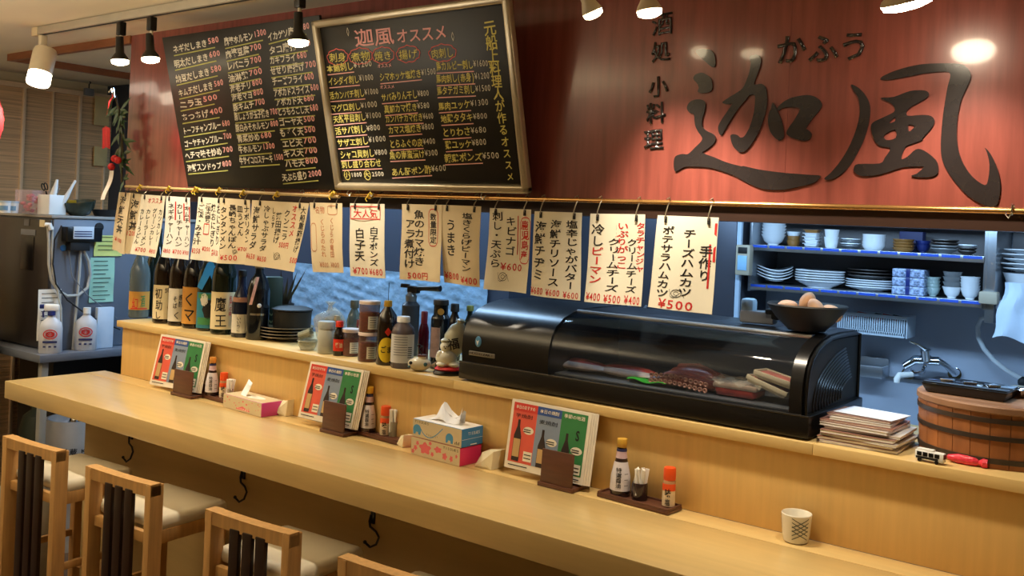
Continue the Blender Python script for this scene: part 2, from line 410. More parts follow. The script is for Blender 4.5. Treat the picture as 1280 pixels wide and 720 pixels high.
lamp('track_lamp', 'small ivory track lamp shining down beside the small sign characters', 811, 7, (-1.1, 2.26, 1.2), 34, IV, .033)
lamp('track_lamp', 'large ivory track lamp cut by the top of the frame at right', 1132, -6, (-.5, 2.38, 1.6), 21, IV, .055)
# ================================================================ sign lettering
LET = M('charcoal_sign_letter', (44, 38, 38), .22, var=.08, coat=.5)
def signpoly(label, polys, name='sign_character', orient=None):
    """raised cut-out character on the plane of the sign"""
    c = bpy.data.curves.new('c', 'CURVE'); c.dimensions = '2D'; c.fill_mode = 'BOTH'; c.extrude = .0025
    allp = [[W(u, v, Y=2.4355) for u, v in smooth2(pl, 3)] for pl in polys]
    cx = sum(p.x for p in allp[0])/len(allp[0]); cz = sum(p.z for p in allp[0])/len(allp[0])
    for pl in allp:
        sp = c.splines.new('POLY'); sp.points.add(len(pl)-1); sp.use_cyclic_u = True
        for q, p in zip(sp.points, pl): q.co = (p.x-cx, p.z-cz, 0, 1)
    o = bpy.data.objects.new('c', c); me = bpy.data.meshes.new_from_object(o)
    bpy.data.objects.remove(o)
    me.transform(Matrix.Rotation(math.pi/2, 4, 'X')); me.materials.clear(); me.materials.append(LET)
    o = bpy.data.objects.new(name, me); COL.objects.link(o); o.location = (cx, 2.4355, cz)
    return o
cA = lambda pts: [(x/3.79+840, y/3.79+50) for x, y in pts]
cB = lambda pts: [(x/3.79+930, y/3.79+60) for x, y in pts]
cC = lambda pts: [(x/3.43+1030, y/3.43+60) for x, y in pts]
t = thing('large_sign_character', 'large charcoal brush-style character on the red sign, left of the two large ones', 'sign', W(935, 150, Y=2.437), group=None)
parts = [[cA([(115, 60), (120, 47), (150, 42), (185, 48), (200, 65), (207, 95), (205, 125), (190, 128), (165, 108), (140, 85)])],
 [cA([(103, 185), (112, 165), (140, 155), (165, 165), (185, 180), (193, 210), (188, 240), (160, 252), (125, 248), (128, 228), (122, 208)])],
 [cA([(72, 322), (85, 295), (115, 282), (148, 285), (160, 305), (155, 340), (145, 375), (145, 410), (165, 430), (195, 445), (208, 465), (200, 490), (165, 520), (146, 534), (200, 555), (260, 580), (330, 598)])+cB([(0, 559), (70, 575), (180, 590), (300, 600), (355, 603), (362, 612), (330, 640), (250, 660), (180, 672), (90, 668), (20, 640)])+cA([(335, 664), (290, 640), (240, 622), (180, 605), (110, 600), (60, 602), (25, 622), (12, 615), (10, 575), (20, 550), (50, 540), (78, 540), (110, 510), (140, 480), (143, 460), (125, 435), (110, 400), (105, 352), (85, 345)])],
 [cA([(370, 80), (400, 70), (422, 85), (420, 120), (405, 165), (390, 210), (425, 208), (445, 225), (452, 270), (448, 330), (430, 390), (410, 440), (380, 490), (350, 525), (325, 532), (300, 515), (285, 490), (278, 455), (290, 447), (310, 450), (325, 462), (345, 455), (370, 410), (388, 350), (395, 290), (393, 262), (370, 262), (350, 285), (320, 320), (285, 370), (255, 420), (235, 452), (222, 435), (222, 405), (245, 365), (285, 305), (265, 305), (240, 297), (260, 280), (300, 255), (335, 230), (355, 190), (368, 150), (375, 110)])],
 [cB([(137, 258), (152, 278), (165, 310), (180, 345), (190, 400), (188, 425), (172, 438), (150, 428), (125, 395), (115, 350), (120, 310), (130, 285)])],
 [cB([(160, 285), (185, 258), (230, 235), (300, 223), (345, 235), (370, 265), (360, 295), (330, 330), (295, 380), (300, 385), (320, 405), (315, 430), (295, 440), (250, 432), (210, 415), (203, 400), (215, 375), (240, 340), (265, 290), (225, 280), (185, 285), (165, 298)])]]
for pl in parts:
    o = signpoly('', pl, 'brush_stroke'); o.parent = t; o.location = Vector(o.location)-t.location
t = thing('large_sign_character', 'large charcoal brush-style wind character at the right of the red sign', 'sign', W(1140, 150, Y=2.437))
parts = [[cC([(118, 157), (150, 172), (180, 205), (198, 250), (195, 310), (180, 370), (155, 430), (115, 500), (70, 545), (25, 565), (2, 560), (30, 535), (75, 480), (115, 410), (145, 330), (155, 270), (148, 215), (130, 185)])],
 [cC([(242, 133), (265, 115), (330, 90), (420, 70), (520, 66), (590, 70), (622, 95), (630, 125), (615, 165), (590, 220), (575, 290), (570, 370), (578, 440), (600, 500), (640, 555), (690, 588), (705, 560), (710, 500), (700, 450), (690, 428), (715, 455), (745, 520), (757, 590), (750, 650), (735, 678), (690, 675), (620, 635), (560, 570), (515, 500), (502, 440), (505, 350), (515, 260), (530, 170), (543, 115), (520, 102), (440, 108), (350, 125), (280, 137)])],
 [cC([(243, 215), (300, 210), (370, 185), (430, 182), (450, 195), (440, 215), (405, 235), (362, 262), (358, 290), (420, 287), (460, 292), (475, 315), (460, 345), (425, 385), (420, 395), (375, 412), (350, 425), (332, 475), (360, 465), (395, 435), (430, 440), (480, 480), (492, 520), (480, 545), (440, 555), (375, 550), (400, 538), (425, 515), (420, 508), (340, 512), (250, 540), (170, 550), (135, 535), (130, 512), (150, 497), (240, 495), (262, 470), (285, 430), (240, 420), (215, 390), (203, 345), (210, 320), (250, 300), (300, 275), (303, 255), (285, 235)]),
  cC([(280, 322), (300, 300), (307, 298), (304, 315)]), cC([(258, 375), (305, 350), (309, 385), (270, 395)]), cC([(363, 330), (387, 333), (383, 345), (365, 358)])]]
for pl in parts:
    o = signpoly('', pl, 'brush_stroke'); o.parent = t; o.location = Vector(o.location)-t.location
for ch, u, v, h, lab in [('酒', 828, 27, 31, 'topmost small character of the sign column, half lit by the lamp'), ('処', 826, 62, 27, 'second small character down the sign column'), ('小', 823, 106, 28, 'small three-stroke character in the middle of the sign column'),
                    ('料', 820, 139, 28, 'fourth small character down the sign column'), ('理', 817, 172, 28, 'lowest small character of the sign column'),
                    ('か', 989, 58, 40, 'left hiragana character above the large sign characters'), ('ふ', 1029, 57, 40, 'middle hiragana character above the large sign characters'), ('う', 1068, 54, 40, 'right hiragana character above the large sign characters')]:
    p = W(u, v, Y=2.435); h *= mpp(p); w = h*1.0
    b = B(); put(b, ch, -w/2, -h/2, w, h, .006 if ch == '酒' else .014, .06); o = b.obj('sign_character', LET); o.location = p
    m_ = o.modifiers.new('s', 'SOLIDIFY'); m_.thickness = .003; m_.offset = 0
    tag(o, lab, 'sign', 'small characters of the shop sign')
# ================================================================ rods
rd = thing('brass_rod', 'long brass-coloured hanging rod along the foot of the sign wall', 'rod', (-.8, 2.40, 1.842))
b = B(); b.tube([(-2.02, 0, 0), (2.3, 0, 0)], .0075, 12); b.obj('rod_tube', BRASS, rd)
for x in (-1.9, .9, 2.0): B().tube([(x, .035, .012), (x, .012, .012), (x, 0, 0)], .004, 8).obj('rod_bracket', BRASS, rd)
pa = W(157, 233, Y=2.385); pb = W(424, 246, Y=2.385)
pl_ = thing('bamboo_pole', 'thin bamboo pole tied with yellow cord carrying the left menu sheets', 'pole', pa)
b = B(); n = 8; b.tube([(pb-pa)*(i/n) for i in range(n+1)], .0062, 10)
for i in range(1, n): b.lathe([(.0062, -.003), (.0078, 0), (.0062, .003)], (pb-pa)*(i/n), 10, Matrix.Rotation(math.pi/2, 4, 'Y'))
b.obj('pole_cane', M('pale_bamboo', (196, 168, 116), .4), pl_)
CORD = M('yellow_cord', (224, 190, 60), .6)
for u, v in [(176, 234), (212, 236), (245, 237), (248, 238), (275, 238), (305, 241), (347, 243), (417, 243), (463, 245)]:
    p = W(u, v, Y=2.385)-pa; b = B()
    for k in range(3): b.tube([(p.x-.004+.004*k+.009*math.cos(a)*.25, p.y+.009*math.sin(a), p.z+.009*math.cos(a)) for a in [i*math.pi/4 for i in range(8)]], .0024, 5, closed=True)
    b.tube([p+Vector((0, -.01, .002)), p+Vector((.014, -.014, .012)), p+Vector((.02, -.012, .004))], .0022, 5)
    b.tube([p+Vector((0, -.01, .002)), p+Vector((-.01, -.014, -.012)), p+Vector((-.004, -.012, -.02))], .0022, 5)
    b.obj('cord_knot', CORD, pl_)
# ================================================================ blackboards
class Face:
    """plane of a leaning board: local x along the board, local y (up) on its face"""
    def __init__(s, o, ex, ez): s.o = Vector(o); s.ex = Vector(ex).normalized(); s.ez = Vector(ez).normalized(); s.n = s.ex.cross(s.ez)
    def uv(s, u, v): p = PL(u, v, s.o, s.n)-s.o; return (p.dot(s.ex), p.dot(s.ez))
    def quat(s): return Matrix((s.ex, -s.n, s.ez)).transposed().to_euler()
def lean_face(u, v, ang, yb): return Face(W(u, v, Y=yb), (1, 0, 0), (0, -math.sin(ang), math.cos(ang)))
# left board
ang = math.atan2(.15, .60)
f1 = lean_face(235, 234, ang, 2.405)
bd = thing('blackboard_menu', 'large frameless black menu board with three columns of chalk dishes, left of the framed one', 'blackboard', f1.o, rot=f1.quat())
B().box((.475, .012, .315), (.97, .012, .63), .002).obj('board_panel', BOARD, bd)
bW, bP, bG = B(), B(), B()
fx = lambda x, y: f1.uv(160+x/3, y/3)
def row(names, price, x0, y0, x1, y1, nw=None, hh=11.5):
    a = Vector(fx(x0, y0)); c = Vector(fx(x1, y1)); ln = sum(adv(k) for k in names); lp = sum(adv(k) for k in price)
    d = c-a; tot = ln+lp*1.12; h = hh*mpp(W(300, 120, Y=2.3))*1.04
    up = Vector((0, .009))
    m = a+d*(ln/tot)
    hline(bW, names, a+up, m+up, h*.9, .022, .08)
    hline(bP, price, m+d*.02+up*1.6, a+d*1.0+up*1.6, h*.78, .02, .08)
    bar(bG, a-up*.3, a+d*.9-up*.3, .0045)
for r in [('ネギだしまき', '580', 168, 207, 340, 172), ('明太だしまき', '600', 172, 262, 345, 222), ('納豆だしまき', '580', 178, 318, 350, 278), ('キムチだしまき', '580', 188, 370, 357, 332), ('ニラ玉', '500', 193, 415, 335, 385), ('あつあげ', '400', 200, 462, 355, 436),
          ('トーフチャンプルー', '680', 205, 512, 382, 484), ('ゴーヤチャンプルー', '700', 210, 560, 388, 532), ('ヘチマ味そ炒め', '700', 213, 605, 393, 582), ('海鮮スンドゥブ', '800', 222, 652, 388, 636),
          ('麻婆ホルモン', '1300', 360, 180, 518, 145), ('麻婆豆腐', '700', 365, 228, 500, 198), ('レバニラ', '700', 370, 272, 500, 246), ('油淋鶏', '700', 375, 317, 503, 290), ('海老チリ', '800', 382, 355, 503, 330), ('海老マヨ', '800', 388, 388, 507, 368),
          ('豚キムチ', '700', 393, 425, 513, 405), ('豚しょうが玉子焼き', '700', 398, 460, 560, 443), ('豚白みそホルモン', '800', 402, 503, 563, 487), ('青菜炒め', '680', 408, 542, 538, 530), ('牛ホルモン', '1300', 413, 583, 550, 571), ('牛サイコロステーキ', '1500', 417, 625, 582, 614),
          ('イカゲソ唐揚', '580', 523, 163, 680, 122), ('タコ唐揚', '580', 528, 213, 685, 185), ('カキフライ', '680', 530, 250, 670, 232), ('せせり唐揚げ', '700', 533, 290, 705, 266), ('チーズフライ', '600', 540, 330, 697, 313), ('アボカドスライス', '600', 545, 372, 715, 353),
          ('アボカド天', '680', 552, 407, 697, 393), ('とうもろこし天', '680', 560, 443, 713, 430), ('ゴーヤ天', '500', 565, 482, 700, 470), ('もずく天', '500', 568, 522, 703, 510), ('エビ天', '700', 577, 562, 707, 550), ('キス天', '700', 582, 599, 710, 588), ('ハモ天', '800', 588, 637, 712, 626), ('天ぷら盛り', '2000', 577, 688, 725, 674)]:
    row(*r)
for b, n, m in ((bW, 'chalk_lettering', CHALKW), (bP, 'price_lettering', CHALKP), (bG, 'chalk_underline', CHALKG)):
    b.map(lambda v: (v.x, v.y+.0052, v.z)); b.obj(n, m, bd, smooth=False)
# right board, metal frame, in front
f2 = lean_face(421, 237, ang, 2.385)
bd = thing('blackboard_menu', 'metal-framed blackboard of specials with a pink heading, hung beside the left board', 'blackboard', f2.o, rot=f2.quat())
w2 = f2.uv(663, 245)[0]; h2 = (f2.uv(388, 20)[1]+f2.uv(637, 0)[1])/2
B().box((w2/2, .012, h2/2), (w2-.01, .014, h2-.01), .002).obj('board_panel', BOARD, bd)
FRM = M('bronze_alloy_frame', (196, 184, 158), .32, .55, var=.08)
for nm, c, d in (('frame_rail', (w2/2, .002, .013), (w2, .03, .026)), ('frame_rail', (w2/2, .002, h2-.013), (w2, .03, .026)), ('frame_stile', (.013, .002, h2/2), (.026, .03, h2)), ('frame_stile', (w2-.013, .002, h2/2), (.026, .03, h2))):
    b = B(); b.box(c, d, .008, seg=3)
    b.obj(nm, FRM, bd)
for x in (.07, .2, .78): B().tube([(w2*x, .0, -.004), (w2*x+.004, -.012, -.012), (w2*x+.012, -.012, -.02), (w2*x+.014, 0, -.01)], .003, 6).obj('hang_hook', CHROME, bd)
bY, bR, bW, bP, bU = B(), B(), B(), B(), B()
gx = lambda x, y: f2.uv(380+x/2.88, y/2.88)
def row2(names, price, x0, y0, x1, y1, by=None, hh=11.5):
    a = Vector(gx(x0, y0)); c = Vector(gx(x1, y1)); ln = sum(adv(k) for k in names); lp = sum(adv(k)*.9 for k in price)
    d = c-a; tot = ln+lp; m = a+d*(ln/tot); h = hh*.00258; up = Vector((0, .007))
    hline(by or bY, names, a+up, m+up, h, .016, .08)
    if price: hline(bW, price, m+up*1.5, c+up*1.5, h*.85, 0.0, .08)
    if by is None: bar(bU, a-up*.3, m-up*.3, .0035)
hline(bP, '迦風', gx(182, 168), gx(325, 158), .062, .012, .04); hline(bP, 'オススメ', gx(332, 155), gx(515, 140), .05, .014, .04)
for s, x0, y0, x1, y1 in [('刺身', 90, 224, 150, 219), ('煮物', 168, 222, 238, 214), ('焼き', 252, 219, 316, 212), ('揚げ', 340, 215, 408, 208), ('肉刺し', 457, 211, 538, 205)]:
    a, c = Vector(gx(x0, y0)), Vector(gx(x1, y1)); hline(bY, s, a, c, .033, .004)
    m = (a+c)/2+Vector((0, .015)); rr = (c-a).length/2+.010
    loop2(bR, [(m.x+rr*(1+.05*math.sin(9*k*.26))*math.cos(k*math.pi/12), m.y+.027*(1+.08*math.sin(9*k*.26))*math.sin(k*math.pi/12)) for k in range(24)], .003)
for r in [('本鮪刺し', '¥1200', 82, 268, 245, 250), ('イシダイ刺し', '¥1000', 88, 315, 250, 300), ('活カンパチ刺し', '¥1000', 92, 365, 268, 350), ('マグロ刺し', '¥1000', 97, 410, 264, 397), ('天然平目刺し', '¥1000', 105, 450, 278, 435), ('活サバ刺し', '¥800', 112, 492, 275, 480), ('サザエ刺し', '¥1000', 120, 535, 295, 520), ('シャコ貝刺し', '¥800', 130, 578, 300, 568), ('刺し盛り合わせ', '', 135, 612, 278, 606),
          ('シマホッケ塩焼き', '¥1500', 272, 300, 475, 280), ('サバみりん干し', '¥800', 278, 372, 450, 357), ('真鯛カマ焼き', '¥580', 288, 415, 452, 401), ('カンパチカマ焼き', '¥600', 292, 449, 466, 440), ('カマス塩焼き', '¥800', 303, 489, 468, 478), ('とらふぐの皮', '¥400', 308, 540, 473, 530), ('魚の南蛮漬け', '¥300', 308, 580, 482, 572), ('あん肝ポン酢', '¥600', 315, 640, 512, 627),
          ('馬カルビー刺し', '¥1600', 475, 262, 663, 252), ('馬肉刺し(赤身)', '¥1200', 475, 307, 668, 297), ('馬タテガミ刺し', '¥1500', 478, 350, 672, 341), ('馬肉ユッケ', '¥1300', 483, 405, 664, 391), ('地鶏タタキ', '¥800', 492, 450, 660, 440), ('とりわさ', '¥680', 498, 500, 657, 490), ('鶏ユッケ', '¥800', 508, 545, 657, 534), ('親鶏ポンズ', '¥500', 505, 592, 703, 583)]: row2(*r)
row2('オススメ', '', 263, 252, 315, 249, bP, 5.5); row2('オススメ', '', 272, 328, 325, 325, bP, 5.5)
row2('小', '', 142, 645, 165, 645, bY, 8); row2('1800', '', 168, 645, 208, 644, bW, 8); row2('大', '', 214, 645, 237, 644, bY, 8); row2('2500', '', 243, 643, 287, 642, bW, 8)
for x in (153, 226): a = gx(x, 632); loop2(bY, ellipse(a[0], a[1]+.001, .015, .017), .003)
s = '元船上料理人が作るオススメ'
for i, ch in enumerate(s):
    t_ = i/(len(s)-1); x = 670+t_*(742-670); yb = 125+(650-125)*(t_**.93); a = gx(x, yb); h = .052*(1-t_)+.026*t_*1.15
    put(bY, ch, a[0]-h/2, a[1], h*.95, h*.95, .014, R.uniform(-.05, .05), True)
for x, y in ((155, 115), (533, 132)):
    a = gx(x, y); loop2(bW, [(a[0], a[1]+.014), (a[0]+.005, a[1]), (a[0], a[1]-.014), (a[0]-.005, a[1])], .0018)
for b, n, m in ((bY, 'yellow_lettering', CHALKY), (bW, 'price_lettering', CHALKW), (bP, 'pink_lettering', CHALKP), (bR, 'red_bubble', CHALKR), (bU, 'red_underline', CHALKP)):
    b.map(lambda v: (v.x, v.y+.0035, v.z)); b.obj(n, m, bd, smooth=False)
# ================================================================ hanging menu sheets
WIRE = M('s_hook_wire', (150, 140, 120), .3, .8)
def sheet(label, q, cols, mat=PAPER, ink=INK, hooks=(.15, .85), boxed=None, bend=.008, yp=2.385, group='menu sheets hung under the sign'):
    """q: four photo corners TL TR BR BL on the hanging plane. cols: (text, x, ytop, ybottom, width, colour)"""
    P = [W(u, v, Y=yp) for u, v in q]; o = P[0].copy()
    t = thing('menu_sheet', label, 'menu', o, group=group)
    ph = R.uniform(0, 6)
    def mp(x, y, off=0):     # x 0..1 left to right, y 0..1 top to bottom
        p = P[0]*(1-x)*(1-y)+P[1]*x*(1-y)+P[2]*x*y+P[3]*(1-x)*y - o
        p.y += bend*math.sin(x*5+ph)*(.2+y)+bend*.5*math.cos(4*y+ph)-off; return p
    b = B(); b.grid(lambda a, c: mp(a, c), 10, 8, (0, .0012, 0)); b.obj('paper_sheet', mat, t)
    bs = {}
    asp = (P[1]-P[0]).length/(P[3]-P[0]).length
    for s_, x, y0, y1, w, k in cols:
        b = bs.setdefault(k, B())
        if s_.startswith('='): hline(b, s_[1:], (x-w/2, -y1), (x+w/2, -y1), y1-y0, .012)
        elif s_.startswith('#'):
            loop2(b, [(x-w/2, -y0), (x+w/2, -y0), (x+w/2, -y1), (x-w/2, -y1)], .015)
        elif s_.startswith('('):
            n_ = 24; loop2(b, [(x+w/2*max(-1, min(1, 1.4*math.cos(a))), -(y0+y1)/2-(y1-y0)/2*max(-1, min(1, 1.1*math.sin(a)))) for a in [2*math.pi*i/n_ for i in range(n_)]], .012)
        elif s_.startswith('|'): bar(b, (x, -y0), (x, -y1), w)
        elif s_.startswith('@'):
            loop2(b, ellipse(x, -(y0+y1)/2, w/2, (y1-y0)/2, 12), .007); loop2(b, ellipse(x, -(y0+y1)/2, w/4, (y1-y0)/4, 8), .006)
            loop2(b, [(x-w*.7, -y0), (x-w*.5, -y1), (x-w*.2, -y1-.01), (x+w*.5, -y0-.02), (x+w*.8, -y1)], .005, False)
        else: vline(b, s_, x, -y0, w, (y1-y0)/len(s_), .016, .07, ybot=-y1)
    for k, b in bs.items():
        b.map(lambda v: mp(v.x, -v.z, .0007)); b.obj('red_lettering' if k is RINK else 'ink_lettering', k, t, smooth=False)
    for x in hooks:
        p = mp(x, .02); zt = 1.842-o.z-p.z+ .004
        b = B(); b.tube([p+Vector((0, -.003, -.004)), p+Vector((0, -.004, .01)), p+Vector((0, .008, zt-.012)), p+Vector((.002, .016, zt)), p+Vector((.003, .01, zt+.010)), p+Vector((.002, -.004, zt+.004))], .0018, 6); b.obj('wire_hook', WIRE, t)
        B().box(p+Vector((0, -.001, -.006)), (.008, .006, .018), .001).obj('clip', BLKM, t)
    return t
K, Rr = INK, RINK
sheet('leftmost menu sheet, aged paper listing seafood tempura bowls', [(148, 240), (163, 241), (157, 318), (139, 312)], [('海鮮天丼', .45, .05, .68, .62, K), ('=¥1000', .45, .75, .84, .7, Rr)], PAPERA, hooks=(.6,), yp=2.389)
sheet('second menu sheet from the left, its column half covered by the noodle sheet', [(162, 241), (178, 243), (168, 318), (156, 317)], [('海鮮丼', .45, .08, .60, .62, K), ('=¥1200', .3, .60, .70, .8, Rr)], PAPERA, hooks=(.3,), yp=2.3935)
sheet('third menu sheet from the left, leaning, with four curry columns', [(178, 243), (207, 245), (194, 322), (165, 317)], [('カレーうどん', .15, .22, .82, .18, K), ('カレーラーメン', .38, .22, .84, .18, K), ('グリーンカレー', .62, .2, .82, .18, K), ('カツカレー', .86, .2, .75, .17, K), ('=オススメ', .6, .03, .13, .6, Rr), ('=¥700', .35, .86, .95, .35, Rr), ('=¥800', .78, .86, .95, .3, Rr)], PAPER)
sheet('white fried rice menu sheet left of the gap, red stripes beside its columns', [(209, 245), (238, 247), (234, 325), (203, 321)], [('ネギチャーハン', .25, .1, .78, .26, K), ('カレーチャーハン', .57, .1, .8, .24, K), ('キムチャーハン', .86, .12, .8, .22, K), ('|', .42, .08, .38, .05, Rr), ('|', .74, .1, .38, .05, Rr), ('|', .97, .15, .4, .04, Rr), ('=¥800', .2, .84, .93, .3, Rr), ('=¥700', .55, .84, .93, .28, Rr), ('=¥900', .85, .84, .93, .26, Rr)], PAPERW)
sheet('menu sheet of rice and rice ball dishes beside the noodle soup sheet', [(248, 246), (278, 248), (275, 329), (241, 324)], [('ご飯・みそ汁', .13, .1, .75, .24, K), ('ご飯大盛り', .4, .08, .4, .22, K), ('焼おにぎり', .62, .08, .76, .2, K), ('おにぎり', .84, .08, .72, .18, K), ('=¥350', .14, .8, .9, .26, Rr), ('=¥200', .44, .76, .85, .26, Rr), ('=各¥150', .78, .79, .9, .32, Rr), ('#', .38, .42, .58, .17, Rr)], PAPER)
sheet('aged noodle menu sheet headed by tantan noodles, right of the rice sheet', [(276, 247), (313, 250), (310, 331), (273, 329)], [('タンタンメン', .14, .12, .78, .24, K), ('長崎ちゃんぽん', .42, .08, .76, .23, K), ('皿うどん', .66, .08, .56, .2, K), ('ナポリタン', .88, .08, .66, .2, K), ('=¥500', .35, .85, .95, .5, Rr), ('=¥700', .75, .72, .8, .34, Rr), ('@', .52, .78, .84, .1, K)], PAPERA)
sheet('widest menu sheet of the left pole, salads and fried dishes, its right edge swung out', [(315, 250), (386, 254), (370, 340), (309, 331)], [('海鮮サラダ', .1, .08, .74, .13, K), ('冷しゃぶサラダ', .28, .06, .76, .12, K), ('しらす', .4, .08, .4, .06, K), ('薄田揚げ', .5, .15, .62, .11, K), ('クンニラ', .64, .1, .56, .11, K), ('オススメ', .77, .02, .5, .1, Rr), ('大船重箱揚げ', .93, .04, .72, .1, K), ('=¥650', .09, .8, .9, .16, Rr), ('=¥650', .29, .82, .92, .16, Rr), ('=500円', .66, .58, .68, .2, Rr), ('=500', .93, .78, .88, .17, Rr), ('@', .56, .76, .86, .1, K)], PAPERA)
sheet('faded brown menu sheet with a red pencilled heading, left of the popular dish sheet', [(386, 253), (427, 254), (432, 341), (391, 340)], [('くじらのたれ', .36, .22, .78, .15, FADE), ('くじらの竜田', .68, .2, .78, .15, FADE), ('=名物', .3, .04, .15, .3, FADE), ('(', .7, .04, .17, .3, FADE), ('(', .09, .3, .7, .14, FADE), ('=¥800', .35, .84, .93, .3, FADE), ('=¥800', .75, .84, .93, .3, FADE)], PAPERA)
sheet('menu sheet with a red boxed heading above two milt dishes', [(436.5, 254), (480, 255), (484.5, 348), (438, 345)], [('白子天', .27, .32, .78, .3, K), ('白子ポンズ', .7, .3, .84, .28, K), ('=大人気', .45, .06, .19, .72, Rr), ('#', .45, .04, .21, .86, Rr), ('=¥700', .27, .86, .97, .42, Rr), ('=¥680', .74, .86, .97, .42, Rr)])
sheet('aged sheet of grilled fish collar with a rounded red note, left of a touching pair', [(502, 255), (552, 256), (553, 353), (502, 349)], [('魚のカマ焼き', .42, .06, .8, .26, K), ('アラ煮付け', .2, .18, .84, .24, K), ('数量限定', .78, .1, .5, .17, K), ('(', .78, .06, .54, .24, Rr), ('=500円', .4, .88, .98, .5, Rr)], PAPERA)
sheet('aged sheet of rolled omelette and peppers, right half of a touching pair', [(551, 256), (601, 258), (600, 359), (553, 353)], [('うまき', .25, .16, .64, .28, K), ('塩きくらげピーマン', .68, .08, .82, .28, K), ('=¥800', .24, .84, .95, .44, Rr), ('=¥400', .74, .87, .98, .44, Rr)], PAPERA)
sheet('menu sheet of sashimi and tempura with a red curly bracket', [(613, 260), (664, 262), (658, 367), (607, 361)], [('刺し・天ぷら', .2, .03, .72, .25, K), ('キビナゴ', .52, .08, .56, .25, K), ('鹿児島産', .86, .12, .6, .2, Rr), ('(', .87, .1, .65, .25, Rr), ('=¥600', .58, .64, .75, .5, Rr), ('@', .4, .78, .88, .16, K), ('|', .69, .08, .55, .02, Rr)], PAPER, yp=2.389)
sheet('menu sheet with chijimi, chili sauce and butter potato columns', [(669, 264), (728, 266), (722, 376), (661, 369)], [('海鮮チヂミ', .17, .1, .8, .27, K), ('海鮮チリソース', .5, .08, .86, .24, K), ('塩辛じゃがバター', .82, .08, .88, .24, K), ('=¥680', .15, .88, .98, .3, Rr), ('=¥600', .5, .89, .98, .28, Rr), ('=¥600', .83, .9, .99, .28, Rr)], PAPER)
sheet('menu sheet mixing red and black cream cheese columns', [(739, 267), (807, 268), (799.5, 383.5), (731, 377)], [('冷し', .17, .1, .36, .26, K), ('ピーマン', .17, .36, .78, .26, Rr), ('クリームチーズ', .47, .26, .86, .22, K), ('いぶりがっこ', .5, .1, .6, .01, Rr), ('いぶりがっこ', .61, .08, .6, .2, Rr), ('クリームチーズ', .79, .26, .86, .2, K), ('タラチャンジャ', .93, .08, .62, .17, Rr), ('=¥400', .17, .87, .98, .28, Rr), ('=¥500', .5, .88, .99, .28, Rr), ('=¥400', .83, .88, .99, .28, Rr)], PAPER)
sheet('rightmost menu sheet, ham cutlets with a red-striped column at its right', [(823, 269), (899, 272), (887, 393.5), (809, 383.5)], [('ポテサラハムカツ', .22, .1, .87, .22, K), ('チーズハムカツ', .58, .12, .84, .22, K), ('手作り', .84, .28, .66, .2, K), ('|', .9, .28, .74, .03, Rr), ('|', .97, .06, .46, .04, Rr), ('=¥500', .45, .87, .99, .55, Rr), ('@', .45, .78, .86, .16, K)], PAPER)
# single ring left on the rod
p = W(1266, 262, Y=2.40)
t = thing('rod_ring', 'small silver ring hook hung alone at the right end of the brass rod', 'hook', p)
b = B(); b.tube([(.0, .013*math.sin(a), .013*math.cos(a)) for a in [i*math.pi/6 for i in range(12)]], .002, 6, closed=True); b.obj('ring', CHROME, t)
B().tube([(0, -.01, -.008), (-.006, -.012, -.02), (-.012, -.01, -.012), (-.012, 0, .004)], .002, 6).obj('open_hook', CHROME, t)
# thin wire loops between the sheets
# ================================================================ left end decorations
p = W(148, 120, Y=2.38)
t = thing('festive_garland', 'dark green leafy garland with red ornaments hung at the left end of the sign', 'garland', p)
pz = lambda u, v, y=2.38: W(u, v, Y=y)-p
LEAF = M('dark_green_leaf', (64, 92, 56), .5, var=.2); b = B(); b.tube([pz(144, 118), pz(148, 135), pz(152, 160), pz(153, 190), pz(152, 228)], .005, 6); b.obj('stem', M('garland_stem', (70, 62, 40), .7), t)
lm = []
for i in range(46):
    k = R.random(); c = pz(147+7*k+R.uniform(-3, 3), 128+100*k); a = R.uniform(-2.6, -.5); L_ = R.uniform(.05, .095); a += R.choice([0, 1.5])
    d = Vector((math.cos(a), R.uniform(-.5, .3), math.sin(a))).normalized()*L_; w = Vector((0, .35, 0)).lerp(d.cross(Vector((0, 1, 0))).normalized(), .8)*.014
    b = B(); b.flat([c, c+d*.4+w, c+d, c+d*.4-w, c+d*.45+Vector((0, -.004, 0))], [(0, 4, 1), (1, 4, 2), (2, 4, 3), (3, 4, 0)]); o = b.obj('leaf', LEAF, t, norm=False)
b = B(); b.grid(lambda x, y: pz(133+x*9, 158+26*y+5*abs(x-.5))+Vector((0, -.02+.004*math.sin(7*x), 0)), 6, 5, (0, .001, 0)); b.obj('red_tag', M('red_cloth', (206, 40, 44), .6), t)
b = B()
for u, v in ((151, 199), (147, 209), (155, 201)): b.ball(pz(u, v)+Vector((0, -.03, 0)), .017, 10)
b.obj('red_bow', M('red_cloth'), t)
b = B(); b.grid(lambda x, y: pz(146+x*5-10*y, 214+36*y)+Vector((0, -.035+.006*math.sin(5*y), 0)), 3, 8, (0, .001, 0)); b.obj('white_streamer', PAPERW, t)
b = B(); b.tube([pz(u, v)+Vector((0, -.02, 0)) for u, v in ((142, 116), (146, 112), (147, 122), (143, 128), (141, 138), (140, 145))], .007, 6); b.obj('silver_twist', CHROME, t)
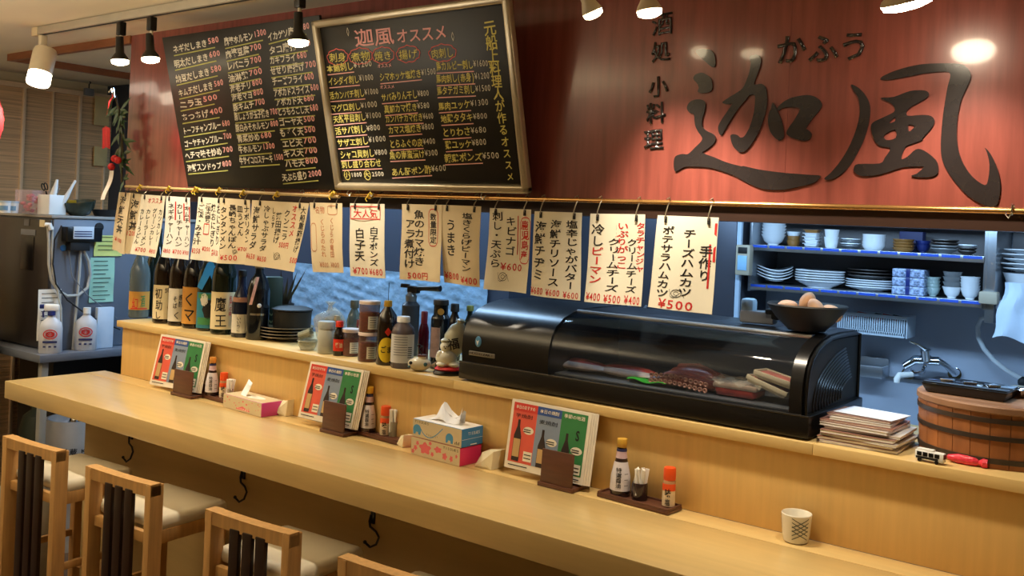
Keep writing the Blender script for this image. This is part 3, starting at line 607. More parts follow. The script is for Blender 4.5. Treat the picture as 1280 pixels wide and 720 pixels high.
# red lantern at the frame edge
p = W(-30, 150, Y=1.9)
t = thing('paper_lantern', 'red paper lantern just entering the frame at the left edge', 'lantern', p)
b = B(); pr = [(0, -.15), (.05, -.15)]+[(.062+.045*math.sin(math.pi*(i+.5)/14)+(.003 if i % 2 else 0), -.15+.3*(i+.5)/14) for i in range(14)]+[(.05, .15), (0, .15)]
b.lathe(pr, (0, 0, 0), 24); b.obj('lantern_shade', M('lantern_paper', (206, 40, 44), .6, emit=.25, ecol=(206, 40, 44)), t)
B().cyl((0, 0, .15), .045, .02).obj('top_ring', BLKM, t); B().cyl((0, 0, -.17), .045, .02).obj('bottom_ring', BLKM, t); B().tube([(0, 0, .17), (0, 0, .9)], .002, 5).obj('cord', BLKM, t)
# ================================================================ things on the ledge
LZ = 1.2455
def face_cam(x, y): return math.atan2(-y, -x)+math.pi/2
def at(u, v, z, dy=0.):
    p = W(u, v, Z=z); return Vector((p.x, p.y+dy, z))
def aty(u, y, z=LZ):
    p = W(u, 400, Y=y)
    for _ in range(4):     # column u at height z on plane y
        v = PROJ(Vector((p.x, y, z)))[1]; p = W(u, v, Y=y)
    return Vector((p.x, y, z))
def PROJ(p):
    d = p-CAM; z = d.dot(FW); a = F*d.dot(RI)/z; b = F*d.z/z
    return (PX+a*cr+b*sr, PY+a*sr-b*cr)
def wrapmap(b, r, lift=.0):
    for _ in range(4):
        es = [e for e in b.bm.edges if abs(e.verts[0].co.x-e.verts[1].co.x) > .007]
        if not es: break
        bmesh.ops.subdivide_edges(b.bm, edges=es, cuts=1); bmesh.ops.triangulate(b.bm, faces=[f for f in b.bm.faces if len(f.verts) > 4])
    b.map(lambda v: ((r+lift)*math.sin(v.x/r), -(r+lift)*math.cos(v.x/r), v.z)); return b
def band(z0, z1, r, a0, a1, n=14):
    b = B(); b.grid(lambda x, y: ((r)*math.sin(a0+(a1-a0)*x), -(r)*math.cos(a0+(a1-a0)*x), z1+(z0-z1)*y), n, 2, None); return b
def bottle(name, label, pos, prof, body, cap=None, capm=BLK, lab=None, labm=PAPER, texts=(), cat='bottle', turn=0., extra=None, group=None, seg=24, rz=None):
    t = thing(name, label, cat, pos, (face_cam(pos.x, pos.y)+turn) if rz is None else rz, group=group)
    b = B(); b.lathe([(0, 0)]+prof+[(0, prof[-1][1])], (0, 0, 0), seg); b.obj('body', body, t)
    if cap: B().lathe([(0, cap[0]), (cap[2], cap[0]), (cap[2], cap[1]-.003), (cap[2]-.002, cap[1]), (0, cap[1])], (0, 0, 0), seg).obj('cap', capm, t)
    if lab:
        r, z0, z1, aa = lab
        l = band(z0, z1, r+.0008, -aa, aa).obj('label', labm, t, ang=80)
        bs = {}
        for s, x, y0, y1, w, m in texts:
            b = bs.setdefault(m, B()); H = z1-z0
            if s.startswith('='): hline(b, s[1:], (x-w/2, z0+H*y0), (x+w/2, z0+H*y0), (y1-y0)*H, .012)
            elif s.startswith('~'): fan(b, [(x+w*math.cos(q)*(1 if k % 2 else .82), z0+H*(y0+y1)/2+H*(y1-y0)/2*math.sin(q)) for k, q in enumerate([2*math.pi*i/14 for i in range(14)])])
            elif s.startswith('|'): bar(b, (x-w/2, z0+H*(y0+y1)/2), (x+w/2, z0+H*(y0+y1)/2), (y1-y0)*H)
            else: vline(b, s, x, z0+H*y1, w, 0, .008, .06, ybot=z0+H*y0)
        for m, b in bs.items():
            wrapmap(b, r+.0008, .0008); mark(b.obj('lettering', m, l, smooth=False))
    if extra: extra(t)
    return t
def sake(h=.4, r=.0525): return [(r*.9, 0), (r, .006), (r, h*.56), (r*.9, h*.64), (r*.55, h*.76), (r*.33, h*.84), (r*.29, h*.96)]
def sq(r, z0, z1, rn, z2): return [(r*.92, 0), (r, .005), (r, z0), (r*.9, z1-.01), (rn, z1), (rn, z2)]
LABC = M('cream_label', (228, 212, 168), .6, var=.03); LABO = M('ochre_label', (204, 146, 60), .6, var=.06); LABW = M('pale_label', (222, 216, 198), .6)
LABT = M('teal_label', (42, 122, 140), .5, var=.1); TEALR = M('teal_ribbon', (40, 130, 180), .5); GRN = M('green_print', (70, 140, 80), .6); GOLD = M('gold_print', (190, 150, 70), .5)
G = 'sake and shochu bottles at the left end of the ledge'
YB = 2.545
bottle('sake_bottle', 'leftmost bottle, frosted grey shoulder and small yellow and red label', aty(173, 2.52), sake(.36, .046), M('smoky_clear_glass', (96, 106, 104), .12, alpha=.8), (.33, .36, .017), BLKM, (.046, .04, .125, 1.3), LABO, [('幻', -.018, .1, .75, .03, RINK), ('酒', .016, .2, .9, .022, GRN), ('|', 0, .04, .1, .08, RINK)], group=G)
bottle('sake_bottle', 'tall unlabelled dark green bottle, second from the left end', aty(194, 2.62), sake(.42, .05), GLASSG, (.4, .42, .017), BLKM, group=G)
def nlab(t): band(.27, .30, .03, -1.2, 1.2).obj('neck_label', LABW, t)
bottle('sake_bottle', 'brown bottle with tall cream label, black brushwork and a golden rice ear', aty(205, 2.51), sake(), GLASSB, (.38, .4, .018), BLKM, (.0525, .02, .172, 1.25), LABC, [('初', -.03, .62, .95, .036, INK), ('助', -.026, .28, .6, .036, INK), ('し', -.03, .02, .26, .03, INK), ('=純米', .018, .78, .95, .04, INK), ('~', .018, .2, .5, .008, GOLD), ('~', .03, .12, .42, .006, GOLD)], group=G)
bottle('sake_bottle', 'brown bottle with pale white label and fine grey characters', aty(223.5, 2.512), sake(.4, .05), GLASSB, (.38, .4, .018), BLKM, (.05, .02, .165, 1.25), LABW, [('そば', -.02, .4, .8, .02, INK), ('焼酎', .004, .45, .85, .018, INK), ('く', -.012, .08, .34, .034, INK)], group=G)
bottle('sake_bottle', 'brown bottle with ochre label and two bold black kana', aty(241.5, 2.51), sake(.39, .05), GLASSB, (.37, .39, .018), BLKM, (.05, .02, .18, 1.25), LABO, [('くマ', -.008, .08, .92, .056, INK)], turn=-.3, group=G)
def ribbon(t):
    for s in (-1, 1):
        b = B(); b.prism([(0, -.03, .30), (s*.014, -.042, .29), (s*.05, -.05, .19), (s*.03, -.054, .175), (0, -.05, .24)], (0, .002, 0)); b.obj('neck_ribbon', TEALR, t)
bottle('sake_bottle', 'bottle with teal wave label and blue ribbon on its neck', aty(259.5, 2.51), sake(.39, .05), GLASSG, (.37, .39, .018), TEALR, (.05, .012, .165, 1.3), LABT, [('~', .002, .25, .8, .03, INK), ('~', -.02, .62, .98, .018, LABW), ('~', .02, .5, .86, .013, LABW), ('|', 0, .1, .3, .1, GRN), ('|', -.005, .84, .96, .09, GRN)], extra=ribbon, group=G)
bottle('sake_bottle', 'dark bottle with large cream label of two heavy black characters, nearest of the tall bottles', aty(278, 2.49), sake(.42, .0515), GLASSG, (.4, .42, .018), BLKM, (.0515, .022, .178, 1.35), LABC, [('魔', -.014, .5, .92, .050, INK), ('王', -.012, .08, .46, .05, INK), ('名門の粋', .03, .36, .92, .014, RINK)], group=G)
bottle('shochu_bottle', 'short navy bottle with white square label right of the tall bottles', aty(300, 2.49), [(.036, 0), (.038, .005), (.038, .14), (.03, .17), (.016, .21), (.015, .26)], M('navy_glass', (26, 34, 56), .08, coat=.4), (.25, .275, .017), BLKM, (.038, .018, .095, 1.2), LABW, [('いいちこ', -.008, .1, .9, .018, INK)], extra=lambda t: band(.145, .165, .0385, -1.1, 1.1).obj('shoulder_label', M('dusty_pink_label', (176, 132, 116), .6), t), group=G)
def strap(t):
    b = B(); b.grid(lambda x, y: (-.012-.024*y+.012*x, -.03-.035*math.sin(1.4*y)-.002, .255-.11*y), 2, 8, (0, .0015, 0)); b.obj('paper_strap', M('pink_white_strap', (224, 170, 150), .6, var=.2, scale=60), t)
    band(.10, .108, .0475, -.7, .7).obj('silver_line', CHROME, t); B().ball((.004, -.046, .14), .009, 10, (1, .4, 1)).obj('white_seal', WHITE, t)
bottle('shochu_bottle', 'black bottle with a pink and white paper strap over its shoulder', aty(321, 2.50), [(.044, 0), (.046, .006), (.046, .2), (.036, .24), (.017, .27), (.016, .30)], M('black_glass', (18, 22, 26), .1, coat=.4), (.29, .31, .02), M('foil_cap', (170, 160, 140), .3, .6), extra=strap, group=G)
B_ = None
p = aty(338, 2.60); t = thing('carton', 'tall dark green drink carton with pale chevrons beside the black pot', 'carton', p, face_cam(p.x, p.y)+.2)
B().box((0, 0, .125), (.075, .06, .25), .003).obj('carton_body', M('dark_green_carton', (40, 56, 42), .4), t)
for k in range(3):
    b = B(); z = .03+.03*k; loop2(b, [(-.03, z), (-.018, z+.014), (-.006, z), (.006, z+.014), (.018, z)], .005, False); b.map(lambda v: (v.x, v.y-.0305, v.z)); b.obj('chevron', M('pale_chevron', (150, 160, 110), .6), t, smooth=False)
# plates with the black pot on them
def plate_prof(r, h, foot=.5): return [(0, 0), (r*foot, 0), (r*foot, .003), (r*.8, h*.6), (r, h), (r*.985, h+.003), (r*.78, h*.75), (r*.45, .006), (0, .006)]
OLV = M('olive_stoneware', (112, 98, 70), .35, var=.15)
c = aty(357, 2.59)
for k in range(4):
    t = B().lathe(plate_prof(.112, .016), (0, 0, 0), 36).obj('plate', OLV, None); t.location = (c.x+.003*(k % 2), c.y, LZ+.0125*k)
    tag(t, ['bottom plate', 'second plate from the bottom', 'third plate from the bottom', 'top plate'][k]+' of the olive stack under the black pot', 'plate', 'olive plates under the black pot')
p = Vector((c.x+.035, c.y+.0, LZ+.0125*3+.0075))
t = thing('cooking_pot', 'shallow black lidded pot resting on the olive plates', 'pot', p)
B().lathe([(0, 0), (.068, 0), (.076, .006), (.079, .075), (.075, .077), (0, .077)], (0, 0, 0), 36).obj('pot_body', BLKM, t)
B().lathe([(0, .072), (.083, .078), (.083, .084), (.06, .092), (0, .097)], (0, 0, 0), 36).obj('lid', BLKM, t)
p = aty(352, 2.77)
t = thing('potted_plant', 'plant with long dark pointed leaves rising behind the black pot', 'plant', p)
B().lathe([(0, 0), (.04, 0), (.05, .12), (.046, .12), (.04, .1), (0, .1)], (0, 0, 0), 20).obj('plant_pot', BLKM, t)
for (u, v, du) in [(351, 336, 0), (360, 346, 3), (383, 336, 6), (372, 338, 5), (345, 345, -3)]:
    q = W(u, v, Y=2.74)-p; a = Vector((du*.002, 0, .1)); m = (a+q)/2; w = Vector((.009, 0, .003))
    b = B(); b.flat([a-w, a+w, m+w*1.3, q, m-w*1.3, m+Vector((0, -.004, 0))], [(0, 1, 2, 5, 4), (5, 2, 3), (4, 5, 3)]); b.obj('leaf', M('dry_dark_leaf', (62, 58, 48), .6), t, norm=False)
p = aty(384, 2.455)
t = thing('glass_dish', 'ribbed clear glass dish at the ledge front beside the plates', 'dish', p)
GL = M('thick_glass', (150, 146, 116), .08, alpha=.55, coat=.5)
B().lathe([(0, 0), (.026, 0), (.036, .022), (.038, .034), (.034, .034), (.03, .02), (0, .008)], (0, 0, 0), 24, wav=None).obj('bowl_body', GL, t)
B().lathe([(.0375, .033), (.04, .036), (.0375, .039), (.035, .036), (.0375, .033)], (0, 0, 0), 24).obj('rim', GL, t)
t = thing('glass_tumbler', 'small clear tumbler lying tilted on the glass dish', 'glass', p+Vector((-.004, .0, .04)), rot=(0, 1.2, .5))
B().lathe([(0, 0), (.018, 0), (.02, .05), (.018, .05), (.016, .004), (0, .004)], (-.018, 0, -.025), 20).obj('tumbler_body', GL, t)
# clear bag
p = aty(411, 2.60)
t = thing('plastic_bag', 'crumpled clear plastic bag of beige food behind the white jar', 'bag', p, face_cam(p.x, p.y))
b = B(); b.ball((0, 0, .075), .075, 20, (.85, .6, 1.0))
b.map(lambda v: (v.x+.006*math.sin(60*v.z+30*v.x), v.y+.006*math.sin(50*v.x), max(0, v.z+.006*math.sin(70*v.x+40*v.y)))); b.obj('bag_film', M('clear_film', (206, 200, 180), .12, alpha=.4, bump=.8, scale=40), t)
b = B()
for i in range(9): b.ball((R.uniform(-.035, .035), R.uniform(-.02, .02), .03+.012*i*.8), .022, 8)
mark(b.obj('bag_contents', M('beige_food', (170, 140, 96), .6, var=.2, scale=30), t))
B().lathe([(0, 0), (.012, 0), (.008, .02), (.022, .035), (0, .035)], (0, 0, .14), 10).obj('bag_knot', M('clear_film'), t)
# jars and bottles in the middle
bottle('plastic_jar', 'plain grey-white plastic jar with screw lid on the ledge', aty(407, 2.455), [(.029, 0), (.031, .003), (.031, .09), (.028, .095)], M('grey_white_plastic', (176, 176, 162), .45), (.093, .12, .0325), M('grey_lid', (158, 160, 150), .45), cat='jar')
bottle('soy_sauce_bottle', 'small dark soy bottle with red cap and red label beside the seasoning jars', aty(423, 2.455), [(.02, 0), (.021, .003), (.021, .07), (.018, .085), (.011, .1), (.011, .108)], GLASSB, (.106, .128, .0145), RED, (.021, .018, .062, 1.3), RED, [('=醤油', 0, .3, .75, .028, LABC)])
LIDW = M('pinkish_white_lid', (226, 204, 190), .45)
def jar(u, y, z, lab, h=.10, r=.0345, wl=True):
    pos = aty(u, y, z)
    t = thing('seasoning_jar', lab, 'jar', pos, face_cam(pos.x, pos.y), group='red spice jars')
    B().lathe([(0, 0), (r*.95, 0), (r, .004), (r, h-.012), (r*.94, h-.01), (0, h-.01)], (0, 0, 0), 28).obj('jar_body', M('clear_jar', (120, 90, 78), .15, alpha=.65, coat=.4), t)
    B().lathe([(0, .002), (r*.94, .003), (r*.94, h*.62), (0, h*.62)], (0, 0, 0), 28).obj('chili_flakes', M('chili_flakes', (150, 46, 32), .8, var=.3, scale=120), t)
    B().lathe([(0, h-.012), (r*1.04, h-.012), (r*1.04, h-.002), (r, h), (0, h)], (0, 0, 0), 28).obj('lid', LIDW, t)
    if wl:
        l = band(.012, h*.52, r+.001, -.1, .95).obj('label', LABW, t)
        b = B()
        for k in range(5): bar(b, (.002, h*.47-k*.008), (.026, h*.47-k*.008), .0018)
        wrapmap(b, r+.001, .0008); mark(b.obj('fine_print', INK, l, smooth=False))
    return t
jar(438, 2.49, LZ, 'left lower red spice jar with a whitish lid, beside the soy bottle')
jar(459, 2.445, LZ, 'right lower red spice jar with a white label, the stacked jar on it', h=.105)
jar(461, 2.447, LZ+.1055, 'upper red spice jar stacked on another, topmost of the three', h=.112, r=.037)
def pick(t): B().tube([(0, 0, .22), (0, 0, .29)], .0012, 5).obj('pour_wire', BLKM, t)
YLAB = M('bright_yellow_label', (232, 200, 40), .5)
bottle('sesame_oil_bottle', 'dark oil bottle with yellow cap and round yellow label', aty(482, 2.445), [(.034, 0), (.036, .004), (.036, .10), (.037, .13), (.032, .175), (.014, .2), (.0125, .207)], GLASSB, (.205, .226, .0145), YEL, (.036, .012, .11, .0), YLAB, extra=pick)
tt = [o for o in COL.objects if o.name.startswith('sesame_oil_bottle')][0]
b = B(); fan(b, ellipse(0, .055, .031, .044, 20)); wrapmap(b, .0365, .0006); l = b.obj('round_label', YLAB, tt, smooth=False)
b = B(); hline(b, 'ごま', (-.022, .045), (.022, .045), .026, .02); wrapmap(b, .0365, .0012); mark(b.obj('lettering', INK, l, smooth=False))
b = B(); ngon(b, [(-.008, .118), (.004, .103), (.016, .118), (.004, .134)]); wrapmap(b, .0365, .0008); b.obj('red_diamond', RED, tt, smooth=False)
LABG = M('grey_print_label', (206, 206, 204), .6)
bottle('squeeze_bottle', 'clear squeeze bottle with white cap and large white label of fine print', aty(502, 2.44), [(.037, 0), (.040, .006), (.040, .12), (.036, .14), (.021, .155), (.020, .16)], M('syrup_plastic', (104, 92, 92), .15, alpha=.8), (.158, .178, .023), WHITE, (.04, .02, .118, 1.35), LABG,
       [('|', -.008, .9-.09*k, .925-.09*k, .05, GREY) for k in range(8)]+[('|', .028, .18+.07*k, .21+.07*k, .018, INK) for k in range(6)])
for u, y, h, r, m, cm, ch, lab in [(441, 2.62, .19, .027, M('pale_green_glass', (96, 110, 100), .1, alpha=.8), M('grey_green_cap', (84, 86, 74), .5), .03, 'pale glass bottle with grey cap behind the spice jars'),
                                   (449, 2.54, .13, .024, M('dark_red_glass', (86, 26, 24), .15), M('maroon_cap', (110, 34, 34), .4), .025, 'small bottle with maroon cap behind the lower spice jars'),
                                   (528, 2.55, .19, .019, M('crimson_glass', (92, 16, 30), .2), M('wine_red_cap', (120, 24, 40), .4), .05, 'slim crimson bottle between the squeeze bottle and the dark labelled bottle'),
                                   (566, 2.72, .21, .026, GLASSB, BLKM, .03, 'dark brown bottle with black cap behind the lucky figurine'),
                                   (585, 2.80, .20, .022, GLASSG, M('olive_cap', (120, 120, 50), .5), .02, 'bottle with olive cap just left of the glass case')]:
    bottle('sauce_bottle', lab, aty(u, y), [(r*.93, 0), (r, .004), (r, h*.6), (r*.85, h*.7), (r*.45, h*.82), (r*.45, h-ch*.5)], m, (h-ch, h, r*.62), cm)
bottle('liquor_bottle', 'tall black bottle with gold emblem and a greyish pink back label', aty(548, 2.53), [(.031, 0), (.033, .004), (.033, .17), (.031, .18), (.025, .188), (.0245, .225)], M('black_glass'), (.222, .24, .027), BLKM, (.033, .05, .15, .01), LABW,
       extra=lambda t: (band(.04, .145, .0338, -1.2, .0).obj('back_label', M('grey_pink_label', (150, 122, 112), .6, var=.2, scale=60), t), [b_ for b_ in [B()] if not ngon(b_, ellipse(0, .2, .012, .012, 12))][0].map(lambda v: (v.x, v.y-.0258, v.z)).obj('gold_emblem', GOLD, t, smooth=False)))
p = aty(511, 2.68)
t = thing('gas_torch', 'black kitchen gas torch on a can with its nozzle pointing right', 'torch', p, .15)
B().lathe([(0, 0), (.033, 0), (.034, .004), (.034, .19), (.02, .205), (0, .205)], (0, 0, 0), 24).obj('gas_can', M('grey_can', (74, 76, 80), .35, .5), t)
B().lathe([(0, .2), (.02, .2), (.022, .225), (.012, .24), (0, .24)], (0, 0, 0), 20).obj('valve_collar', M('silver_cap', (150, 152, 150), .3, .6), t)
B().box((.01, 0, .25), (.05, .024, .028), .006).obj('torch_head', BLK, t)
B().tube([(.0, 0, .252), (.06, 0, .258), (.13, 0, .262)], [.011, .009, .012], 12).obj('nozzle', BLK, t); B().box((-.03, 0, .262), (.04, .012, .016), .004).obj('trigger_lever', BLK, t)
# small ceramic animal
CER = M('cream_ceramic', (214, 204, 176), .25, var=.06); BLUEG = M('blue_green_glaze', (50, 90, 96), .3)
p = aty(524, 2.43); t = thing('ceramic_holder', 'small cream ceramic blowfish with a twig holder on its back', 'ornament', p, face_cam(p.x, p.y))
b = B(); b.ball((0, 0, .024), .03, 20, (1.35, .9, .8)); b.lathe([(.014, .04), (.016, .052), (.013, .052), (.011, .04)], (.008, 0, 0), 16); b.obj('body', CER, t)
B().ball((-.03, -.02, .03), .006, 10).obj('eye', INK, t); B().ball((.02, -.024, .026), .007, 10, (1, .5, 1)).obj('spot', BLUEG, t); B().ball((-.034, -.012, .016), .008, 10, (.8, .8, .5)).obj('mouth', BLUEG, t)
B().prism([(.036, -.002, .02), (.056, -.002, .034), (.052, -.002, .012)], (0, .004, 0)).obj('tail_fin', CER, t)
B().lathe([(0, .05), (.016, .05), (.016, .056), (0, .056)], (.008, 0, 0), 16).obj('holder_rim', DWOOD, t)
B().tube([(.006, 0, .056), (-.004, 0, .075), (.006, 0, .085), (-.004, -.004, .092), (-.010, 0, .084)], .0022, 6).obj('twig', BLKM, t)
# lucky figurine with a sack
p = aty(560, 2.455); t = thing('lucky_figurine', 'pale ceramic lucky god figurine leaning under a big sack, on a red cushion', 'figurine', p, face_cam(p.x, p.y))
SCK = M('grey_green_ceramic', (178, 176, 150), .25, var=.12, scale=20)
B().lathe([(0, 0), (.05, 0), (.052, .006), (.048, .014), (0, .014)], (0, 0, 0), 28, sx=1.0, sy=.75).obj('black_base', BLK, t)
B().lathe([(0, .014), (.04, .014), (.046, .019), (.04, .026), (0, .028)], (0, 0, 0), 28, sx=1.0, sy=.75).obj('red_cushion', M('red_cushion', (214, 44, 44), .5), t)
b = B(); b.ball((-.008, 0, .055), .033, 18, (1.1, .85, .95)); b.ball((-.022, -.012, .036), .017, 12, (1.2, 1, .6)); b.ball((.018, -.014, .036), .017, 12, (1.2, 1, .6)); b.ball((-.012, -.004, .094), .019, 16)
b.ball((-.03, -.008, .065), .012, 10, (1, 1, 1.4)); b.obj('body', M('white_ceramic', (226, 224, 206), .2, var=.05), t)
B().lathe([(0, 0), (.014, 0), (.016, .008), (.008, .014), (0, .014)], (-.014, -.003, .108), 14).obj('cap', SCK, t)
b = B()
for k, (x, z) in enumerate([(-.017, .096), (-.008, .096)]): b.ball((x, -.0225, z), .0022, 6)
b.ball((-.0125, -.0235, .090), .0026, 6); mark(b.obj('face', INK, t))
b = B(); b.lathe([(0, -.06), (.02, -.055), (.04, -.02), (.042, .01), (.03, .045), (.012, .06), (.016, .07), (.008, .074), (0, .072)], (.022, .012, .115), 20, Matrix.Rotation(.22, 4, 'Y')@Matrix.Rotation(.05, 4, 'X'), sx=1.0, sy=.8); s_ = b.obj('sack', SCK, t)
b = B(); put(b, '福', -.02, -.02, .04, .04, .02, .2); b.map(lambda v: (v.x+.014, -.0262+abs(v.x)**2*8, v.z+.11)); mark(b.obj('lettering', INK, s_, smooth=False))
# ================================================================ refrigerated display case
CL, CR_, CY = -2.03, -.864, 2.398
cs = thing('refrigerated_case', 'long black countertop fish case with curved glass on the ledge', 'display case', (CL, CY, LZ))
Wc = CR_-CL
b = B(); b.box((Wc/2, .215, .034), (Wc, .43, .056), .004); b.obj('base', BLK, cs)
b = B(); b.box((Wc/2+.005, .22, .0035), (Wc-.03, .40, .007), .001); b.obj('foot_rail', GREY, cs)
prof = [(.006, .062), (.002, .10), (.006, .145), (.018, .18), (.04, .208), (.08, .232), (.13, .247), (.19, .256), (.27, .258), (.40, .256)]
def arch(b, x0, x1, off=0., pr=prof, close=True):
    cy, cz = .25, .08
    q = [(y+(cy-y)*off, z+(cz-z)*off) for y, z in pr]
    if close: q = q+[(.428, .252*(1-off)+cz*off), (.428, .062)]
    return q
def arch_solid(x0, x1, off, name, mat, parent):
    q = arch(None, x0, x1, off); b = B(); b.prism([(x0, y, z) for y, z in q], (x1-x0, 0, 0)); return b.obj(name, mat, parent, ang=40)
hx = W(690, 440, Y=2.42).x-CL
arch_solid(.008, hx, 0., 'motor_housing', BLK, cs)
e = arch_solid(Wc-.055, Wc-.022, 0., 'end_frame', BLK, cs)
b = B(); b.prism([(Wc-.022, y, z) for y, z in arch(None, 0, 0, .1)], (.004, 0, 0)); b.obj('end_panel', BLKM, cs)
for k in range(11):   # moulded curved ribs of the end panel
    s = 1-.065*k; b = B(); cy, cz = .40, .10
    pts = [(Wc-.017, cy-(.33*s)*math.cos(a), cz-.02+(.135*s)*math.sin(a)) for a in [(-.15+1.45*i/9) for i in range(10)]]
    b.tube(pts, .003, 6); b.obj('end_rib', BLK, cs)
b = B(); b.tube([(Wc-.016, y, z) for y, z in arch(None, 0, 0, .05)], .006, 6); b.obj('end_rim', BLK, cs)
CG = M('case_glass', (46, 52, 60), .03, alpha=.34, coat=1.0)
b = B(); pr = [(y+.004, z-.004) for y, z in prof[:8]]; n = len(pr)
b.flat([(x, y, z) for y, z in pr for x in (hx, Wc-.055)], [(2*i, 2*i+1, 2*i+3, 2*i+2) for i in range(n-1)]); b.obj('curved_glass', CG, cs, ang=80)
b = B(); b.box(((hx+Wc-.055)/2, .29, .25), (Wc-.055-hx, .27, .010), .002); b.obj('top_cover', BLK, cs)
b = B(); b.box(((hx+Wc-.055)/2, .421, .156), (Wc-.055-hx, .010, .186), .002); b.obj('rear_door', M('case_inner', (70, 78, 90), .4), cs)
b = B(); b.tube([(hx, .155, .249), (Wc-.055, .155, .249)], .006, 8); b.obj('evaporator_pipe', STEEL, cs)
b = B(); b.box(((hx+Wc-.055)/2, .22, .0655), (Wc-.07-hx, .38, .006), .001); b.obj('case_floor', STEELD, cs)
b = B(); b.box((Wc/2, .002, .0615), (Wc, .006, .005), .002); b.obj('front_lip', M('gloss_trim', (60, 58, 56), .2, .5), cs)
# maker's emblem and plate
q = W(598, 427, Y=2.402)-cs.location
b = B(); b.lathe([(0, 0), (.016, 0), (.014, .003), (0, .004)], (0, 0, 0), 20, Matrix.Rotation(math.pi/2, 4, 'X')); b.map(lambda v: (v.x*.8+q.x, v.y+.004, v.z*1.1+q.z)); em = b.obj('round_emblem', M('blue_emblem', (96, 158, 206), .3, .3), cs)
b = B(); ngon(b, [(q.x-.006, q.z+.006), (q.x, q.z-.012), (q.x+.007, q.z+.006), (q.x, q.z+.001)]); b.map(lambda v: (v.x, v.y-.001, v.z)); b.obj('emblem_mark', WHITE, em, smooth=False)
q = W(603, 443, Y=2.402)-cs.location
B().box((q.x, .001, q.z), (.105, .004, .014), .001).obj('maker_plate', M('plate_grey', (140, 134, 124), .35, .6), cs)
b = B(); hline(b, 'HOSHIZAKI', (q.x-.049, q.z-.0035), (q.x+.049, q.z-.0035), .010, .01, 0); b.map(lambda v: (v.x, v.y-.0016, v.z)); mark(b.obj('lettering', INK, cs, smooth=False))
# food inside the case
def inc(u, v, dy=0): p = W(u, v, Z=LZ+.075); return p
CF = LZ+.0695
FISHW = M('pale_fish', (206, 186, 170), .3, var=.12, scale=20); FISHR = M('red_fish', (176, 70, 66), .3, var=.3, scale=25)
def at2(u, y, z): return aty(u, y, z)
xs_ = [(720, 'long pale fish fillet at the left inside the case', .16), (785, 'second pale fish fillet with a reddish back inside the case', .13)]
for u, lab, L_ in xs_:
    p = at2(u, 2.53, CF); t = thing('fish_fillet', lab, 'fish', p, -.1, group='fish fillets in the case')
    b = B(); b.ball((0, 0, .014), 1, 20, (L_*.9, .05, .014)); b.obj('flesh', FISHW, t); b = B(); b.ball((0, .01, .02), 1, 16, (L_*.75, .036, .014)); b.obj('red_skin', FISHR, t)
p = at2(812, 2.475, CF); t = B().grid(lambda x, y: ((x-.5)*.13, (y-.5)*.05, .010+.004*math.sin(9*x)+.003*math.sin(8*y)), 10, 4, (0, 0, -.0015)).obj('leaf_divider', M('bright_green_film', (70, 200, 70), .3), None); t.location = p; tag(t, 'bright green plastic leaf garnish beside the octopus', 'garnish')
p = at2(852, 2.50, CF); t = thing('octopus', 'boiled reddish brown octopus with rows of round suckers in the case', 'octopus', p, -.05)
OCT = M('octopus_skin', (132, 66, 54), .3, var=.25, scale=25); SUC = M('sucker_pale', (190, 140, 124), .35)
b = B(); b.ball((.02, .04, .03), 1, 18, (.08, .045, .032))
for k in range(4): b.tube([(-.09+.01*k, -.02+.03*k, .014+.004*k), (-.04, -.03+.03*k, .02+.008*k), (.02, -.03+.03*k, .026+.008*k), (.09, -.01+.02*k, .018+.006*k), (.15, .0+.02*k, .012)], [.008, .015, .016, .013, .005], 10)
b.obj('arms', OCT, t)
for k in range(2):
    for i in range(12):
        x = -.075+.016*i; B().lathe([(0, 0), (.0065, 0), (.0075, .003), (.005, .004), (.003, .002), (0, .002)], (x, -.045+.004*k, .014+.016*k+.004*math.sin(i*.4)), 10, Matrix.Rotation(math.pi/2, 4, 'X')).obj('sucker', SUC, t)
p = at2(925, 2.50, CF); t = thing('fish_block', 'block of wrapped brown and pink fish right of the octopus', 'fish', p, 0)
b = B(); b.box((0, 0, .018), (.12, .08, .034), .012, seg=3); b.obj('flesh', FISHR, t); b = B(); b.box((0, 0, .03), (.13, .085, .016), .006); b.obj('pale_top', FISHW, t)
b = B(); b.grid(lambda x, y: ((x-.5)*.16, (y-.5)*.12, .042+.008*math.sin(17*x+5*y)*math.cos(11*y)), 14, 8); b.obj('cling_film', M('clear_film'), t)
for k, (u, z, tilt, lab) in enumerate([(962, 0, .0, 'lower foam tray of fish leaning at the right end inside the case'), (973, .022, .16, 'upper foam tray resting tilted on the other tray in the case')]):
    p = at2(u, 2.50, CF+z); t = thing('foam_tray', lab, 'tray', p, rot=(-.1+tilt*.3, .30-.1*k, 0), group='foam trays in the case'); t.location.z += .03
    b = B(); b.box((0, 0, .006), (.12, .085, .012), .004, taper=.9); b.obj('tray_base', CER, t); b = B(); b.box((0, 0, .014), (.10, .065, .008), .003); b.obj('pink_fish', M('pink_fish', (208, 120, 104), .3, var=.2, scale=30), t)
    b = B()
    for c_, d_ in (((0, -.041, .014), (.12, .004, .012)), ((0, .041, .014), (.12, .004, .012)), ((-.058, 0, .014), (.004, .08, .012)), ((.058, 0, .014), (.004, .08, .012))): b.box(c_, d_, .001)
    b.obj('tray_rim', CER, t)
